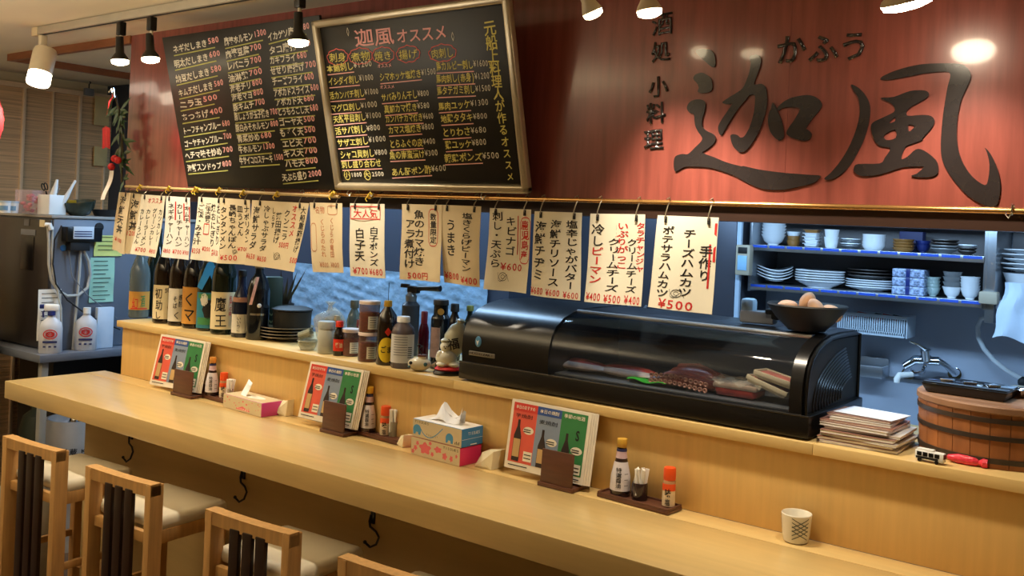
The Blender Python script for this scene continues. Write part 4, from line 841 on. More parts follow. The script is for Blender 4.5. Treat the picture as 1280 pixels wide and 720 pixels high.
# eggs in a black bowl on the case
TOPZ = LZ+.2605
p = aty(1008, 2.60, TOPZ); t = thing('mixing_bowl', 'wide black bowl on top of the glass case', 'bowl', p)
B().lathe([(0, 0), (.05, 0), (.052, .004), (.085, .035), (.108, .068), (.106, .072), (.1, .068), (.08, .036), (.045, .008), (0, .008)], (0, 0, 0), 40).obj('bowl_shell', BLKM, t)
EG = M('brown_egg_shell', (206, 160, 122), .5, var=.06, scale=30)
for k, (x, y, z, a, lab) in enumerate([(-.055, -.01, .058, (0, 1.3, .2), 'leftmost brown egg in the black bowl, lying flat'), (.0, .0, .078, (.4, .5, 0), 'topmost brown egg standing tall in the middle of the bowl'), (.036, -.03, .062, (.2, -.5, 0), 'brown egg right of the tallest one in the bowl'), (.068, .005, .052, (.2, -1.0, 0), 'rightmost brown egg in the bowl'), (-.02, .04, .055, (.9, .2, 0), 'egg at the back of the bowl behind the tallest egg'), (-.02, -.045, .045, (1.2, 0, .8), 'brown egg at the front of the bowl, lowest one')]):
    b = B(); b.lathe([(0, -.028)]+[(.0215*math.sin(math.pi*i/12)*(1-.10*math.cos(math.pi*(1-i/12))), -.028*math.cos(math.pi*i/12)*(1 if i < 6 else 1.12)) for i in range(1, 12)]+[(0, .0314)], (0, 0, 0), 20)
    o = b.obj('egg', EG, None); o.location = p+Vector((x, y, z)); o.rotation_euler = a; tag(o, lab, 'egg', 'eggs in the black bowl')
# card stand and tape dispenser left of the bowl
p = aty(948, 2.66, TOPZ); t = thing('tape_dispenser', 'grey and white gadget on the case left of the egg bowl', 'dispenser', p, .1)
B().box((0, 0, .018), (.10, .05, .036), .006).obj('dispenser_base', GREY, t); B().box((-.03, 0, .045), (.04, .045, .05), .01).obj('white_hood', M('pale_blue_plastic', (170, 196, 214), .4), t); B().box((.045, -.01, .03), (.04, .03, .03), .004).obj('dark_head', BLKM, t)
# paper and magazine pile right of the case
MAG = [(.19, .19, .006, (206, 196, 186)), (.185, .18, .008, (170, 120, 104)), (.19, .185, .006, (216, 210, 200)), (.18, .185, .009, (150, 110, 96)), (.185, .17, .006, (224, 218, 208)), (.17, .175, .008, (186, 130, 112)), (.18, .16, .005, (214, 206, 196)), (.15, .15, .007, (160, 138, 122)), (.16, .13, .005, (226, 224, 220))]
p0 = at(1080, 563, LZ, 0); c = Vector((-.757, 2.515, LZ+.001)); z = c.z
names = ['lowest', 'second lowest', 'third from the bottom', 'fourth from the bottom', 'middle', 'fourth from the top', 'third from the top', 'second from the top', 'topmost']
for k, (w, d, h, colr) in enumerate(MAG):
    a = R.uniform(-.06, .06); t = thing('menu_booklet', names[k]+' booklet in the paper pile right of the case', 'booklet', (c.x+R.uniform(-.006, .012)+.004*(k > 6), c.y+.0+R.uniform(-.006, .006), z), a, group='booklets piled right of the case')
    B().box((0, 0, h/2), (w*.99, d*.99, h*.8), .0008, seg=1).obj('pages', PAPERW, t)
    m = M('booklet_cover_%d' % (k % 5), colr, .3, coat=.3); B().box((0, 0, h-.0006), (w, d, .0012)).obj('front_cover', m, t); B().box((0, 0, .0006), (w, d, .0012)).obj('back_cover', m, t)
    z += h+.0012
o = B().box((0, 0, .0006), (.15, .12, .0012)).obj('paper_sheet', M('blue_white_paper', (220, 228, 240), .5), None); o.location = (c.x+.01, c.y+.012, z+.0004); o.rotation_euler = (0, 0, -.12); tag(o, 'loose bluish white sheet on top of the booklet pile', 'paper')
# wooden tub
tx = Vector((-.478, 2.625, LZ)); r0, r1, hh = .172, .178, .130
t = thing('wooden_tub', 'round wooden rice tub with dark hoops at the right end of the ledge', 'tub', tx)
TUB = M('tub_cedar', (160, 100, 56), .5, var=.25, scale=4, stretch=(6, 6, 1.2)); HOOP = M('dark_hoop', (58, 46, 38), .45)
n = 26
for i in range(n):
    a0, a1 = 2*math.pi*i/n+.004, 2*math.pi*(i+1)/n-.004; b = B()
    q = [(a, r) for a in (a0, (a0+a1)/2, a1) for r in (0, 1)]
    def pt(a, out, z): r = (r0+(r1-r0)*z/hh)-(0 if out else .014); return (r*math.cos(a), r*math.sin(a), z)
    am = (a0+a1)/2; ring = [(a0, 1), (am, 1), (a1, 1), (a1, 0), (a0, 0)]
    lo = [pt(a, o_, 0) for a, o_ in ring]; hi = [pt(a, o_, hh) for a, o_ in ring]
    b.flat(lo+hi, [(4, 3, 2, 1, 0), (5, 6, 7, 8, 9)]+[(k, (k+1) % 5, 5+(k+1) % 5, 5+k) for k in range(5)]); b.obj('stave', TUB, t)
for z0, z1 in ((.012, .024), (.066, .077), (.106, .117)):
    ra, rb = r0+(r1-r0)*z0/hh, r0+(r1-r0)*z1/hh; B().lathe([(ra+.0002, z0), (ra+.003, z0), (rb+.003, z1), (rb+.0002, z1), (ra+.0002, z0)], (0, 0, 0), 52).obj('hoop', HOOP, t)
B().lathe([(0, hh-.004), (r1-.001, hh-.004), (r1+.004, hh), (r1+.004, hh+.012), (r1, hh+.016), (0, hh+.016)], (0, 0, 0), 52).obj('lid', M('tub_lid_wood', (150, 112, 84), .5, var=.15, scale=4, stretch=(1, 10, 1)), t)
lz = LZ+hh+.0165
p = Vector((-.53, 2.585, lz)); o = thing('lacquer_tray', 'black rectangular lacquer tray lying on the tub lid', 'tray', p, -.05)
B().box((0, 0, .012), (.20, .13, .024), .004, taper=.88).obj('tray_body', BLK, o); B().box((0, 0, .0255), (.19, .12, .003), .001).obj('tray_surface', M('gloss_black', (26, 28, 34), .1, coat=.6), o)
for k in range(3): B().box((-.05+.05*k, -.01, .03), (.03, .03, .006), .002, rz=.4*k).obj('foil_scrap', CHROME, o)
p = Vector((-.425, 2.66, lz)); o = thing('steel_dish', 'small stainless dish behind the lacquer tray on the tub', 'dish', p)
B().lathe([(0, 0), (.03, 0), (.045, .02), (.048, .021), (.03, .004), (0, .004)], (0, 0, 0), 28).obj('dish_body', CHROME, o); B().tube([(.04, 0, .02), (.065, 0, .03), (.06, .01, .01)], .0025, 6).obj('loop_handle', CHROME, o)
# toy bus and red candy
p = at(1161, 579, LZ, .012); o = thing('toy_bus', 'tiny white toy bus with dark windows at the foot of the tub', 'toy', p, -.12)
k = .85
B().box((0, 0, .018*k), (.078*k, .024*k, .026*k), .003, seg=2).obj('bus_body', WHITE, o); B().box((-.012*k, 0, .033*k), (.045*k, .018*k, .006*k), .0015).obj('roof_unit', WHITE, o)
for x in (-.026, -.010, .006, .022): B().box((x*k, -.0122*k, .022*k), (.013*k, .0012, .011*k)).obj('side_window', BLK, o)
B().box((.0392*k, 0, .022*k), (.001, .019*k, .012*k)).obj('windscreen', BLK, o); B().box((-.005*k, -.0122*k, .012*k), (.06*k, .001, .006*k)).obj('side_skirt', BLKM, o)
for x in (-.024, .022):
    for s in (-1, 1): B().cyl((x*k, s*.0115*k, .0055*k), .0055*k, .004*k, 12, mat=Matrix.Rotation(math.pi/2, 4, 'X')).obj('wheel', BLK, o)
p = at(1207, 582, LZ, .012); o = thing('wrapped_candy', 'pink-red wrapped packet lying right of the toy bus', 'packet', p, -.05)
CAN = M('pink_red_foil', (222, 60, 76), .25, var=.15, scale=60, bump=.4)
B().lathe([(0, -.045), (.006, -.042), (.011, -.02), (.012, .0), (.010, .02), (.006, .026), (0, .026)], (0, 0, .011), 12, Matrix.Rotation(math.pi/2, 4, 'Y')).obj('packet_body', CAN, o)
b = B(); b.lathe([(.004, 0), (.012, .012), (.010, .022), (.0, .018)], (.024, 0, .011), 9, Matrix.Rotation(math.pi/2, 4, 'Y')@Matrix.Rotation(.3, 4, 'Z')); b.obj('twisted_end', CAN, o)
# ================================================================ things on the counter
CZ = 1.0005
SHT = M('sheet_white', (236, 226, 206), .45, coat=.3)
MRED = M('coral_red_print', (222, 92, 72), .45); MBLU = M('blue_grey_print', (134, 148, 168), .45); MNAV = M('deep_blue_print', (52, 84, 150), .45); MGRN = M('forest_green_print', (54, 128, 72), .45); MDRD = M('strong_red_print', (214, 62, 50), .45)
PBOT = M('printed_bottle_brown', (48, 34, 28), .5); PLAB = M('printed_bottle_label', (196, 160, 104), .5); CREAMP = M('cream_print', (238, 228, 204), .5)
def menu(label, q, yb, yt_, back=3, hold=None, hlab=None):
    P = [W(*q[0], Y=yt_), W(*q[1], Y=yt_), W(*q[2], Y=yb), W(*q[3], Y=yb)]; o = (P[3]+P[2])/2
    t = thing('drinks_menu', label, 'menu', o, group='three-coloured drinks menus on the counter')
    nrm = (P[1]-P[0]).cross(P[3]-P[0]).normalized()
    if nrm.y < 0: nrm = -nrm
    def mp(x, y, off=0): return P[0]*(1-x)*(1-y)+P[1]*x*(1-y)+P[2]*x*y+P[3]*(1-x)*y-o-nrm*off
    B().prism([mp(0, 0), mp(0, 1), mp(1, 1), mp(1, 0)], nrm*.002).obj('front_sheet', SHT, t)
    for k in range(back):
        d = nrm*(.004+.0035*k)+Vector((.006*(k+1), 0, .001*(k+1))); B().prism([mp(0, .01)+d, mp(0, 1)+d*1.0-Vector((0, 0, .001*(k+1))), mp(1, 1)+d-Vector((0, 0, .001*(k+1))), mp(1, .01)+d], nrm*.002).obj('back_sheet', SHT, t)
    def patch(name, mat, pts, off):
        b = B(); ngon(b, [(x, -y) for x, y in pts]); b.map(lambda v: mp(v.x, -v.z, off)); return b.obj(name, mat, t, smooth=False)
    X = [.035, .345, .65, .965]
    for i, (m, hm) in enumerate(((MRED, MDRD), (MBLU, MNAV), (MGRN, MGRN))):
        a, c = X[i], X[i+1]
        patch('print_column', m, [(a, .04), (a, .9), (c, .9), (c, .04)], .0006); patch('print_header', hm, [(a, .04), (a, .16), (c, .16), (c, .04)], .0010)
        w = c-a; cx = a+w*[.3, .34, .3][i]; y0 = [.28, .36, .34][i]; y1 = [.88, .9, .86][i]; r = .048
        patch('printed_bottle', PBOT, [(cx-r*.3, y0), (cx-r*.35, y0+.1), (cx-r, y0+.24), (cx-r, y1), (cx+r, y1), (cx+r, y0+.24), (cx+r*.35, y0+.1), (cx+r*.3, y0)], .0012)
        patch('printed_bottle_label', PLAB, [(cx-r*.9, y0+.28), (cx-r*.9, y1-.06), (cx+r*.9, y1-.06), (cx+r*.9, y0+.28)], .0016)
        patch('speech_oval', [CREAMP, CREAMP, CREAMP][i], [(a+w*.72+w*.22*math.cos(k*math.pi/10), [.42, .52, .56][i]+.055*math.sin(k*math.pi/10)) for k in range(20)], .0012)
    patch('price_box', CREAMP, [(.23, .72), (.23, .86), (.34, .86), (.34, .72)], .0014); patch('price_box', CREAMP, [(.8, .74), (.8, .88), (.95, .88), (.95, .74)], .0014)
    b = B()
    for i, s in enumerate(('本日のおすすめ', '本日の焼酎', '季節の地酒')):
        hline(b, s, (X[i]+.03, -.125), (X[i+1]-.03, -.125), .06, .01)
    b.map(lambda v: mp(v.x, -v.z, .0016)); mark(b.obj('header_lettering', CREAMP, t, smooth=False))
    b = B(); hline(b, '芋焼酎', (.07, -.25), (.3, -.25), .065, .0); hline(b, '麦焼酎', (.38, -.28), (.62, -.28), .065, .0); hline(b, 'S', (.84, -.42), (.90, -.42), .18, .02)
    for x0, x1, y in ((.24, .33, .765), (.24, .33, .815), (.815, .935, .79), (.815, .935, .84), (.05, .3, .945), (.62, .95, .945), (.2, .29, .41), (.2, .29, .44), (.5, .6, .51), (.5, .6, .54), (.82, .91, .55), (.82, .91, .58)): bar(b, (x0, -y), (x1, -y), .014)
    b.map(lambda v: mp(v.x, -v.z, .0018)); mark(b.obj('fine_lettering', INK, t, smooth=False))
    # holder
    (fl, ft, fr, fbr, fbl, bl_, br_) = hold; yf = yb-.024
    A, Bq, C_, D = W(*fl, Y=yf), W(*ft, Y=yf), W(*fr, Y=yf), W(*fbr, Y=yf)
    w = (Bq.x-A.x); cx = (Bq.x+D.x)/2; h = A.z-CZ
    s = thing('menu_holder', hlab, 'holder', (cx, yf+.02, CZ), 0, group='brown wooden menu holders')
    B().box((0, .012, .006), (w*1.12, .085, .012), .0015).obj('holder_base', DWOOD, s)
    B().box((0, -.02, .012+(h-.012)/2), (w, .006, h-.012), .001, rx_=-.06).obj('front_plate', DWOOD, s)
    B().box((0, .050, .03), (w, .005, .04), .001, rx_=-.1).obj('back_plate', DWOOD, s)
menu('three-coloured drinks menu nearest the left end of the counter', [(201.7, 417.5), (257.5, 427.5), (245, 491), (186.7, 480)], 2.33, 2.366, hold=((207.5, 458.3), (230, 461.7), (230, 461.7), (228.3, 490.8), (206.7, 488.3), 0, 0), hlab='brown wooden menu holder nearest the left end of the counter')
menu('three-coloured drinks menu in the middle, right of the pink tissue box', [(388.6, 451.6), (454.9, 463.2), (439.4, 536.6), (372.4, 520.7)], 2.33, 2.366, hold=((392.2, 497.4), (418.8, 501.8), (418.8, 501.8), (417, 534), (389.1, 530.2), 0, 0), hlab='brown wooden menu holder in the middle of the counter')
menu('three-coloured drinks menu nearest the camera, below the glass case', [(641, 498), (740, 517), (728, 607), (630, 583)], 2.335, 2.368, hold=((659.5, 556.2), (697.8, 563.6), (697.8, 563.6), (695.5, 603.4), (657.6, 594.7), 0, 0), hlab='brown wooden menu holder nearest the camera, below the glass case')
# condiment trays
SOYG = M('soy_glass', (52, 36, 36), .12, alpha=.9, coat=.4); SLAB = M('silver_white_label', (214, 208, 212), .4, var=.08, scale=40)
def tray(u0, v0, u1, v1, dep, lab):
    a, c = W(u0, v0, Z=CZ), W(u1, v1, Z=CZ); w = (c-a).length; rz = math.atan2(c.y-a.y, c.x-a.x)
    m = Vector((-(c-a).y, (c-a).x, 0)).normalized()*dep/2; o = (a+c)/2+m
    t = thing('condiment_tray', lab, 'tray', o, rz, group='brown condiment trays')
    B().box((0, 0, .006), (w, dep, .012), .003).obj('tray_board', DWOOD, t)
    for cc, dd in (((0, -dep/2+.004, .0135), (w-.004, .007, .005)), ((0, dep/2-.004, .0135), (w-.004, .007, .005)), ((-w/2+.004, 0, .0135), (.007, dep-.008, .005)), ((w/2-.004, 0, .0135), (.007, dep-.008, .005))): B().box(cc, dd, .001).obj('raised_edge', DWOOD, t)
    return o, rz, w
TRZ = CZ+.0125
def soy(pos, h, r, lab, capm=YEL, turn=0.):
    t = thing('soy_sauce_bottle', lab, 'bottle', pos, face_cam(pos.x, pos.y)+turn, group='table soy sauce bottles')
    B().lathe([(0, 0), (r*.93, 0), (r, .004), (r, h*.12), (r*.93, h*.35), (r*.66, h*.58), (r*.5, h*.7), (r*.46, h*.86), (0, h*.86)], (0, 0, 0), 28).obj('bottle_body', SOYG, t)
    B().lathe([(0, h*.84), (r*.42, h*.84), (r*.5, h*.86), (r*.52, h*.98), (r*.46, h), (0, h)], (0, 0, 0), 20).obj('cap', capm, t)
    def rr(z): 
        pts = [(0, 1), (.12, 1), (.35, .93), (.58, .66), (.7, .5), (.86, .46)]; z = z/h
        for (a, b0), (c, d) in zip(pts, pts[1:]):
            if z <= c: return r*(b0+(d-b0)*(z-a)/(c-a))
        return r*.46
    b = B(); b.grid(lambda x, y: ((rr(h*(.1+.5*y))+.0008)*math.sin(-1.6+2.9*x), -(rr(h*(.1+.5*y))+.0008)*math.cos(-1.6+2.9*x), h*(.1+.5*y)), 16, 6); l = b.obj('body_label', SLAB, t)
    b = B(); b.grid(lambda x, y: ((rr(h*(.66+.12*y))+.0008)*math.sin(-1.5+3*x), -(rr(h*(.66+.12*y))+.0008)*math.cos(-1.5+3*x), h*(.66+.12*y)), 12, 2); b.obj('neck_label', M('pink_navy_label', (206, 178, 186), .4, var=.1, scale=50), t)
    b = B(); b.grid(lambda x, y: ((rr(h*(.78+.05*y))+.0009)*math.sin(-1.5+3*x), -(rr(h*(.78+.05*y))+.0009)*math.cos(-1.5+3*x), h*(.78+.05*y)), 12, 1); b.obj('navy_band', M('navy_print', (44, 50, 100), .4), t)
    b = B(); vline(b, '特選醤油', -.006, h*.52, r*.55, 0, .01, .03, ybot=h*.16)
    for k in range(3): bar(b, (r*.35, h*(.2+.1*k)), (r*.75, h*(.2+.1*k)), .0014)
    b.map(lambda v: ((rr(v.z)+.0015)*math.sin(v.x/rr(v.z)), -(rr(v.z)+.0015)*math.cos(v.x/rr(v.z)), v.z)); mark(b.obj('lettering', INK, l, smooth=False))
    return t
def shaker(pos, h, r, lab, h2=.32):
    t = thing('spice_shaker', lab, 'shaker', pos, face_cam(pos.x, pos.y)-.2, group='red-capped spice shakers')
    B().lathe([(0, 0), (r*.9, 0), (r, .003), (r*.96, h*.66), (r*.8, h*.7), (0, h*.7)], (0, 0, 0), 24).obj('shaker_body', M('shaker_glass', (200, 150, 104), .2, alpha=.85), t)
    B().lathe([(0, h*.68), (r*.92, h*.68), (r*.98, h*.72), (r*.96, h*.97), (r*.88, h), (0, h)], (0, 0, 0), 24).obj('cap', ORANGE, t)
    l = band(h*.02, h*.6, r+.0006, -1.4, 1.4).obj('label', M('shaker_label', (228, 206, 170), .5, var=.12, scale=60), t)
    b = band(h*.42, h*.6, r+.001, -1.4, 1.4).obj('label_top', ORANGE, t)
    b = B(); put(b, '味', -r*.5, h*.28, r*1.0, h*.22, .02); put(b, '塩', -r*.4, h*.06, r*.8, h*.18, .01); wrapmap(b, r+.0006, .0008); mark(b.obj('lettering', INK, l, smooth=False))
    return t
def picks(pos, h, r, lab, jm):
    t = thing('toothpick_jar', lab, 'holder', pos, .3, group='toothpick jars')
    B().lathe([(0, 0), (r*.95, 0), (r, .004), (r, h*.45), (r*.93, h*.53), (r*.88, h*.53), (r*.9, h*.44), (r*.9, .006), (0, .006)], (0, 0, 0), 24).obj('jar_body', jm, t)
    for k in range(9):
        a = k*2.4; q = r*.55*math.sqrt(k/9); d = Vector((math.cos(a), math.sin(a), 0))
        B().box(d*q+Vector((0, 0, h*.56))+d*.003, (.012, .0035, h*.82), .0008, rz=a, ry=.16*math.cos(a), rx_=-.16*math.sin(a), seg=1).obj('paper_toothpick', PAPERW, t)
    return t
def ontray(u, v): return W(u, v, Z=TRZ)
o, rz, w = tray(745.5, 620.6, 834.4, 645, .075, 'brown condiment tray at the right, beside the nearest menu')
p = ontray(775, 617); p.y = o.y+.002*0; q = aty(775, o.y+.0, TRZ); soy(q, .158, .029, 'tall soy bottle with ochre cap on the rightmost tray', M('ochre_cap', (206, 160, 60), .35))
picks(aty(799, o.y+.0, TRZ), .088, .0225, 'dark glass toothpick jar on the rightmost tray', SOYG)
shaker(aty(835.5, o.y+.002, TRZ), .105, .0175, 'orange-capped spice shaker at the right end of the rightmost tray')
o, rz, w = tray(436.5, 541, 498.4, 557.4, .07, 'brown condiment tray in the middle, left of the stacked tissue boxes')
soy(aty(460, o.y-.004, TRZ), .158, .0265, 'soy bottle with yellow cap on the middle tray', YEL)
q = aty(481, o.y+.003, TRZ); shaker(q, .10, .0175, 'red-orange capped spice shaker on the middle tray')
picks(aty(491, o.y+.012, TRZ), .095, .016, 'clear toothpick glass half behind the middle shaker', M('clear_cup', (190, 180, 150), .1, alpha=.5))
o, rz, w = tray(244.8, 495, 290, 507.8, .065, 'brown condiment tray nearest the left end, beside the pink tissue box')
soy(aty(264.5, o.y-.004, TRZ), .155, .0265, 'soy bottle with amber cap on the leftmost tray', M('amber_cap', (206, 140, 60), .35))
shaker(aty(279, o.y+.004, TRZ), .10, .016, 'red-capped spice shaker behind the toothpicks on the leftmost tray')
picks(aty(287, o.y-.008, TRZ), .085, .014, 'toothpick cup nearest the pink tissue box', M('clear_cup'))
# tissue boxes
BOXF = M('kraft_beige_print', (206, 190, 154), .55, var=.03)
def tissuebox(name, lab, pos, rz, w, d, h, front, end, top, art=None, tissue=None, seamt=None):
    t = thing(name, lab, 'tissue box', pos, rz)
    b = B(); b.box((0, 0, h/2), (w, d, h), .002); b.obj('carton', end, t)
    B().box((0, -d/2-.0003, h/2), (w*.985, .0006, h*.97)).obj('front_panel', front, t)
    B().box((0, 0, h+.0003), (w*.98, d*.97, .0006)).obj('top_panel', top, t)
    if art: art(t, w, d, h)
    if tissue:
        B().prism([(x*w*.3, y*d*.22, h+.0008) for x, y in ellipse(0, 0, 1, 1, 20)], (0, 0, .0004)).obj('opening', PAPERW, t)
        b = B(); tissue(b, h); b.obj('tissue', M('tissue_paper', (244, 244, 246), .9, var=.01), t, ang=60)
    return t
def art_eleph(t, w, d, h):
    y = -d/2-.0008; b = B(); c2 = M('sky_blue_print', (70, 146, 196), .5); X0 = -w/2
    ngon(b, [(X0+w*.1+w*.085*math.cos(a), h*.42+h*.3*math.sin(a)) for a in [math.pi*i/10 for i in range(11)]]+[(X0+w*.03, h*.16), (X0+w*.07, h*.16), (X0+w*.08, h*.3), (X0+w*.12, h*.3), (X0+w*.13, h*.16), (X0+w*.17, h*.16)])
    ngon(b, [(X0+w*.76+w*.075*math.cos(a), h*.36+h*.28*math.sin(a)) for a in [math.pi*i/10 for i in range(11)]]+[(X0+w*.69, h*.1), (X0+w*.72, h*.1), (X0+w*.74, h*.25), (X0+w*.78, h*.25), (X0+w*.79, h*.1), (X0+w*.83, h*.1)])
    loop2(b, [(X0+w*(.18+.44*i/12), h*(.5-.42*math.sin(math.pi*(i/12)**.8)+.3*(i/12)**2)) for i in range(13)], .003, False)
    b.map(lambda v: (v.x, y, v.z)); mark(b.obj('elephant_print', c2, t, smooth=False))
    b = B(); hline(b, 'TISSUES', (X0+.01, h*.8), (X0+w*.34, h*.8), .010, .0, 0)
    for i in range(8): bar(b, (X0+w*(.3+.03*i), h*(.34-.02*(4-abs(i-4)))), (X0+w*(.3+.03*i)+.001, h*(.24-.02*(4-abs(i-4)))), .0012)
    for i in range(4): bar(b, (X0+w*(.87+.025*i), h*.12), (X0+w*(.87+.025*i)+.0015, h*(.24+.05*(i % 2))), .0025)
    b.map(lambda v: (v.x, y, v.z)); mark(b.obj('lettering', INK, t, smooth=False))
    b = B(); hline(b, 'TISSUES', (-d*.22, h*.62), (d*.34, h*.62), .012, .01, 0); b.map(lambda v: (w/2+.0008, v.x, v.z)); mark(b.obj('side_lettering', WHITE, t, smooth=False))
    b = B(); bar(b, (-d/2, h*.42), (d/2, h*.42), .001); bar(b, (-d*.1, h*.1), (d*.2, h*.1), .003); b.map(lambda v: (w/2+.0008, v.x, v.z)); mark(b.obj('side_print', WHITE, t, smooth=False))
def art_pink(t, w, d, h):
    y = -d/2-.0008; b = B(); c2 = M('rose_print', (222, 104, 112), .5); X0 = -w/2
    for cx, cz, rx_, rz_ in [(.3, .5, .11, .3), (.56, .6, .07, .16), (.1, .42, .035, .14), (.14, .7, .03, .12), (.45, .28, .03, .12), (.70, .34, .045, .18), (.83, .3, .03, .16), (.93, .5, .02, .1), (.05, .2, .03, .12), (.4, .85, .03, .1)]:
        ngon(b, [(X0+w*(cx+rx_*(1+.22*math.sin(5*a+cx*20))*math.cos(a)), h*(cz+rz_*(1+.22*math.sin(5*a+cx*20))*math.sin(a))) for a in [2*math.pi*i/20 for i in range(20)]])
    b.map(lambda v: (v.x, y, v.z)); mark(b.obj('flower_print', c2, t, smooth=False))
    b = B(); hline(b, 'TISSUES', (X0+w*.66, h*.74), (X0+w*.97, h*.74), .010, .0, 0); b.map(lambda v: (v.x, y, v.z)); mark(b.obj('lettering', INK, t, smooth=False))
def art_bear(t, w, d, h):
    y = -d/2-.0008; b = B(); c2 = M('rose_print'); X0 = -w/2
    for i in range(16):
        cx, cz, r = R.uniform(.05, .95), R.uniform(.35, .85), R.uniform(.008, .022)
        ngon(b, [(X0+w*(cx+r*math.cos(a)), h*(cz+r*3.2*math.sin(a))) for a in [2*math.pi*k/8 for k in range(8)]])
    ngon(b, [(X0+w*.36, h*.12), (X0+w*.36, h*.24), (X0+w*.44, h*.3), (X0+w*.52, h*.42), (X0+w*.6, h*.3), (X0+w*.7, h*.24), (X0+w*.7, h*.12)])
    b.map(lambda v: (v.x, y, v.z)); mark(b.obj('pink_print', c2, t, smooth=False))
    b = B(); hline(b, 'TISSUES', (X0+w*.38, h*.14), (X0+w*.68, h*.14), .008, .01, 0); b.map(lambda v: (v.x, y-.0004, v.z)); mark(b.obj('lettering', CREAMP, t, smooth=False))
def tis1(b, h):
    rows = [[(-.075, -.018, 0), (-.045, -.012, .010), (-.035, .0, .045), (-.028, .006, .058), (-.02, .01, .056), (0, .012, .035), (.03, .012, .02), (.05, .006, .03), (.062, -.002, .056)],
            [(-.07, -.02, 0), (-.04, -.022, .008), (-.028, -.015, .035), (-.02, -.01, .046), (-.004, -.01, .026), (.015, -.012, .012), (.04, -.014, .012), (.056, -.012, .022), (.066, -.01, .05)],
            [(-.06, -.022, 0), (-.04, -.026, .004), (-.02, -.024, .012), (0, -.024, .006), (.015, -.026, .0), (.03, -.026, .002), (.045, -.024, 0), (.055, -.02, .002), (.06, -.014, .004)]]
    b.grid(lambda x, y: [(p[0], p[1]+.004, p[2]+h+.001) for p in [rows[round(y*2)][round(x*8)]]][0], 8, 2); b.grid(lambda x, y: [(p[0], -p[1]*.7+.006, p[2]*.8+h+.001) for p in [rows[round(y*2)][round(x*8)]]][0], 8, 2)
a, c = W(519, 565.5, Z=CZ), W(580.4, 582, Z=CZ); rz = math.atan2(c.y-a.y, c.x-a.x); w = (c-a).length; hh = .0575; d = .098
m = Vector((-math.sin(rz), math.cos(rz), 0))*d/2; o = (a+c)/2+m+Vector((0, -.022, 0))
BLUB = M('blue_carton', (58, 132, 190), .5, var=.03); PNKB = M('magenta_carton', (222, 46, 100), .5, var=.03)
tissuebox('tissue_box', 'lower tissue box of the stacked pair, beige front with rose prints and magenta end', o, rz, w, d, hh, BOXF, PNKB, BOXF, art_pink)
tissuebox('tissue_box', 'upper tissue box of the stacked pair, blue end and elephants, tissue pulled out', o+Vector((.004, 0, hh+.0012)), rz, w, d, hh, BOXF, BLUB, PAPERW, art_eleph, tis1)
a, c = W(284, 507.5, Z=CZ), W(332, 521, Z=CZ); rz = math.atan2(c.y-a.y, c.x-a.x); w = (c-a).length
m = Vector((-math.sin(rz), math.cos(rz), 0))*d/2; o = (a+c)/2+m+Vector((0, -.02, 0))
def tis2(b, h): b.grid(lambda x, y: (-.045+.03*y+(x-.5)*.05*(1-.3*y), -.01+.02*math.sin(3*y)-.01*x, h+.001+.062*math.sin(y*2.2)*(1-.15*x)), 4, 8)
tissuebox('tissue_box', 'single tissue box with pink prints and a purple-pink end, by the left menu', o, rz, w, .098, .052, BOXF, M('orchid_carton', (208, 70, 150), .5), BOXF, art_bear, tis2)
# folded paper boxes
KR = M('cream_folded_paper', (236, 224, 186), .65, var=.05, scale=20)
def origami(u, v, rz, s, lab):
    p = at(u, v, CZ); t = thing('folded_paper_box', lab, 'paper box', p, rz, group='folded cream paper boxes')
    k = s; b = B(); lo = [(-.5, -.38, 0), (.42, -.42, 0), (.5, .4, 0), (-.4, .42, 0)]; hi = [(-.26, -.16, .62), (.46, -.36, .78), (.56, .42, .80), (-.22, .36, .66)]
    V = [(x*k, y*k, z*k) for x, y, z in lo+hi]+[(-.02*k, -.46*k, .34*k), (.12*k, .02*k, .34*k)]
    b.flat(V, [(0, 3, 2, 1), (0, 1, 8), (1, 5, 8), (5, 4, 8), (4, 0, 8), (1, 2, 6, 5), (2, 3, 7, 6), (3, 0, 4, 7), (4, 5, 9), (5, 6, 9), (6, 7, 9), (7, 4, 9)]); b.obj('folded_shell', KR, t, ang=5)
    b = B(); b.flat([(V[8][0], V[8][1]-.001, V[8][2]), (V[0][0]*.7, V[0][1]*.9-.004, .006), (-.05*k, -.50*k, .10*k), (V[1][0]*.7, V[1][1]*.98, .006)], [(0, 1, 2), (0, 2, 3)]); b.obj('folded_flap', KR, t, ang=5)
origami(611, 583.5, .05, .072, 'cream folded paper box between the stacked tissue boxes and the nearest menu')
origami(506, 557, -.3, .052, 'cream folded paper box just left of the stacked tissue boxes')
origami(357, 517.5, .1, .078, 'cream folded paper box between the pink tissue box and the middle menu')
# tea cup
p = at(994.5, 676.5, CZ); t = thing('tea_cup', 'small white handleless cup with dark lattice pattern alone on the counter', 'cup', p, face_cam(p.x, p.y)+.3)
CUPP = M('cup_porcelain', (232, 226, 208), .2, var=.02); r = .0375
B().lathe([(0, 0), (.026, 0), (.030, .003), (.0335, .02), (.0375, .07), (.0362, .072), (.034, .069), (.031, .02), (.024, .006), (0, .006)], (0, 0, 0), 40).obj('cup_body', CUPP, t)
b = B()
for x0 in (-.085, .0, .085):
    for i in range(4):
        for s in (-1, 1): loop2(b, [(x0+(-.021+.042*j/5), .012+.010*i+s*(.012*(j/5-.5))*1.9+.012) for j in range(6)], .0022, False)
b.map(lambda v: ((lambda rr_: (rr_*math.sin(v.x/.036), -rr_*math.cos(v.x/.036), v.z))(.0335+(.004)*(v.z-.02)/.05+.0009))); mark(b.obj('lattice_pattern', M('grey_green_print', (86, 92, 84), .5), t, smooth=False))
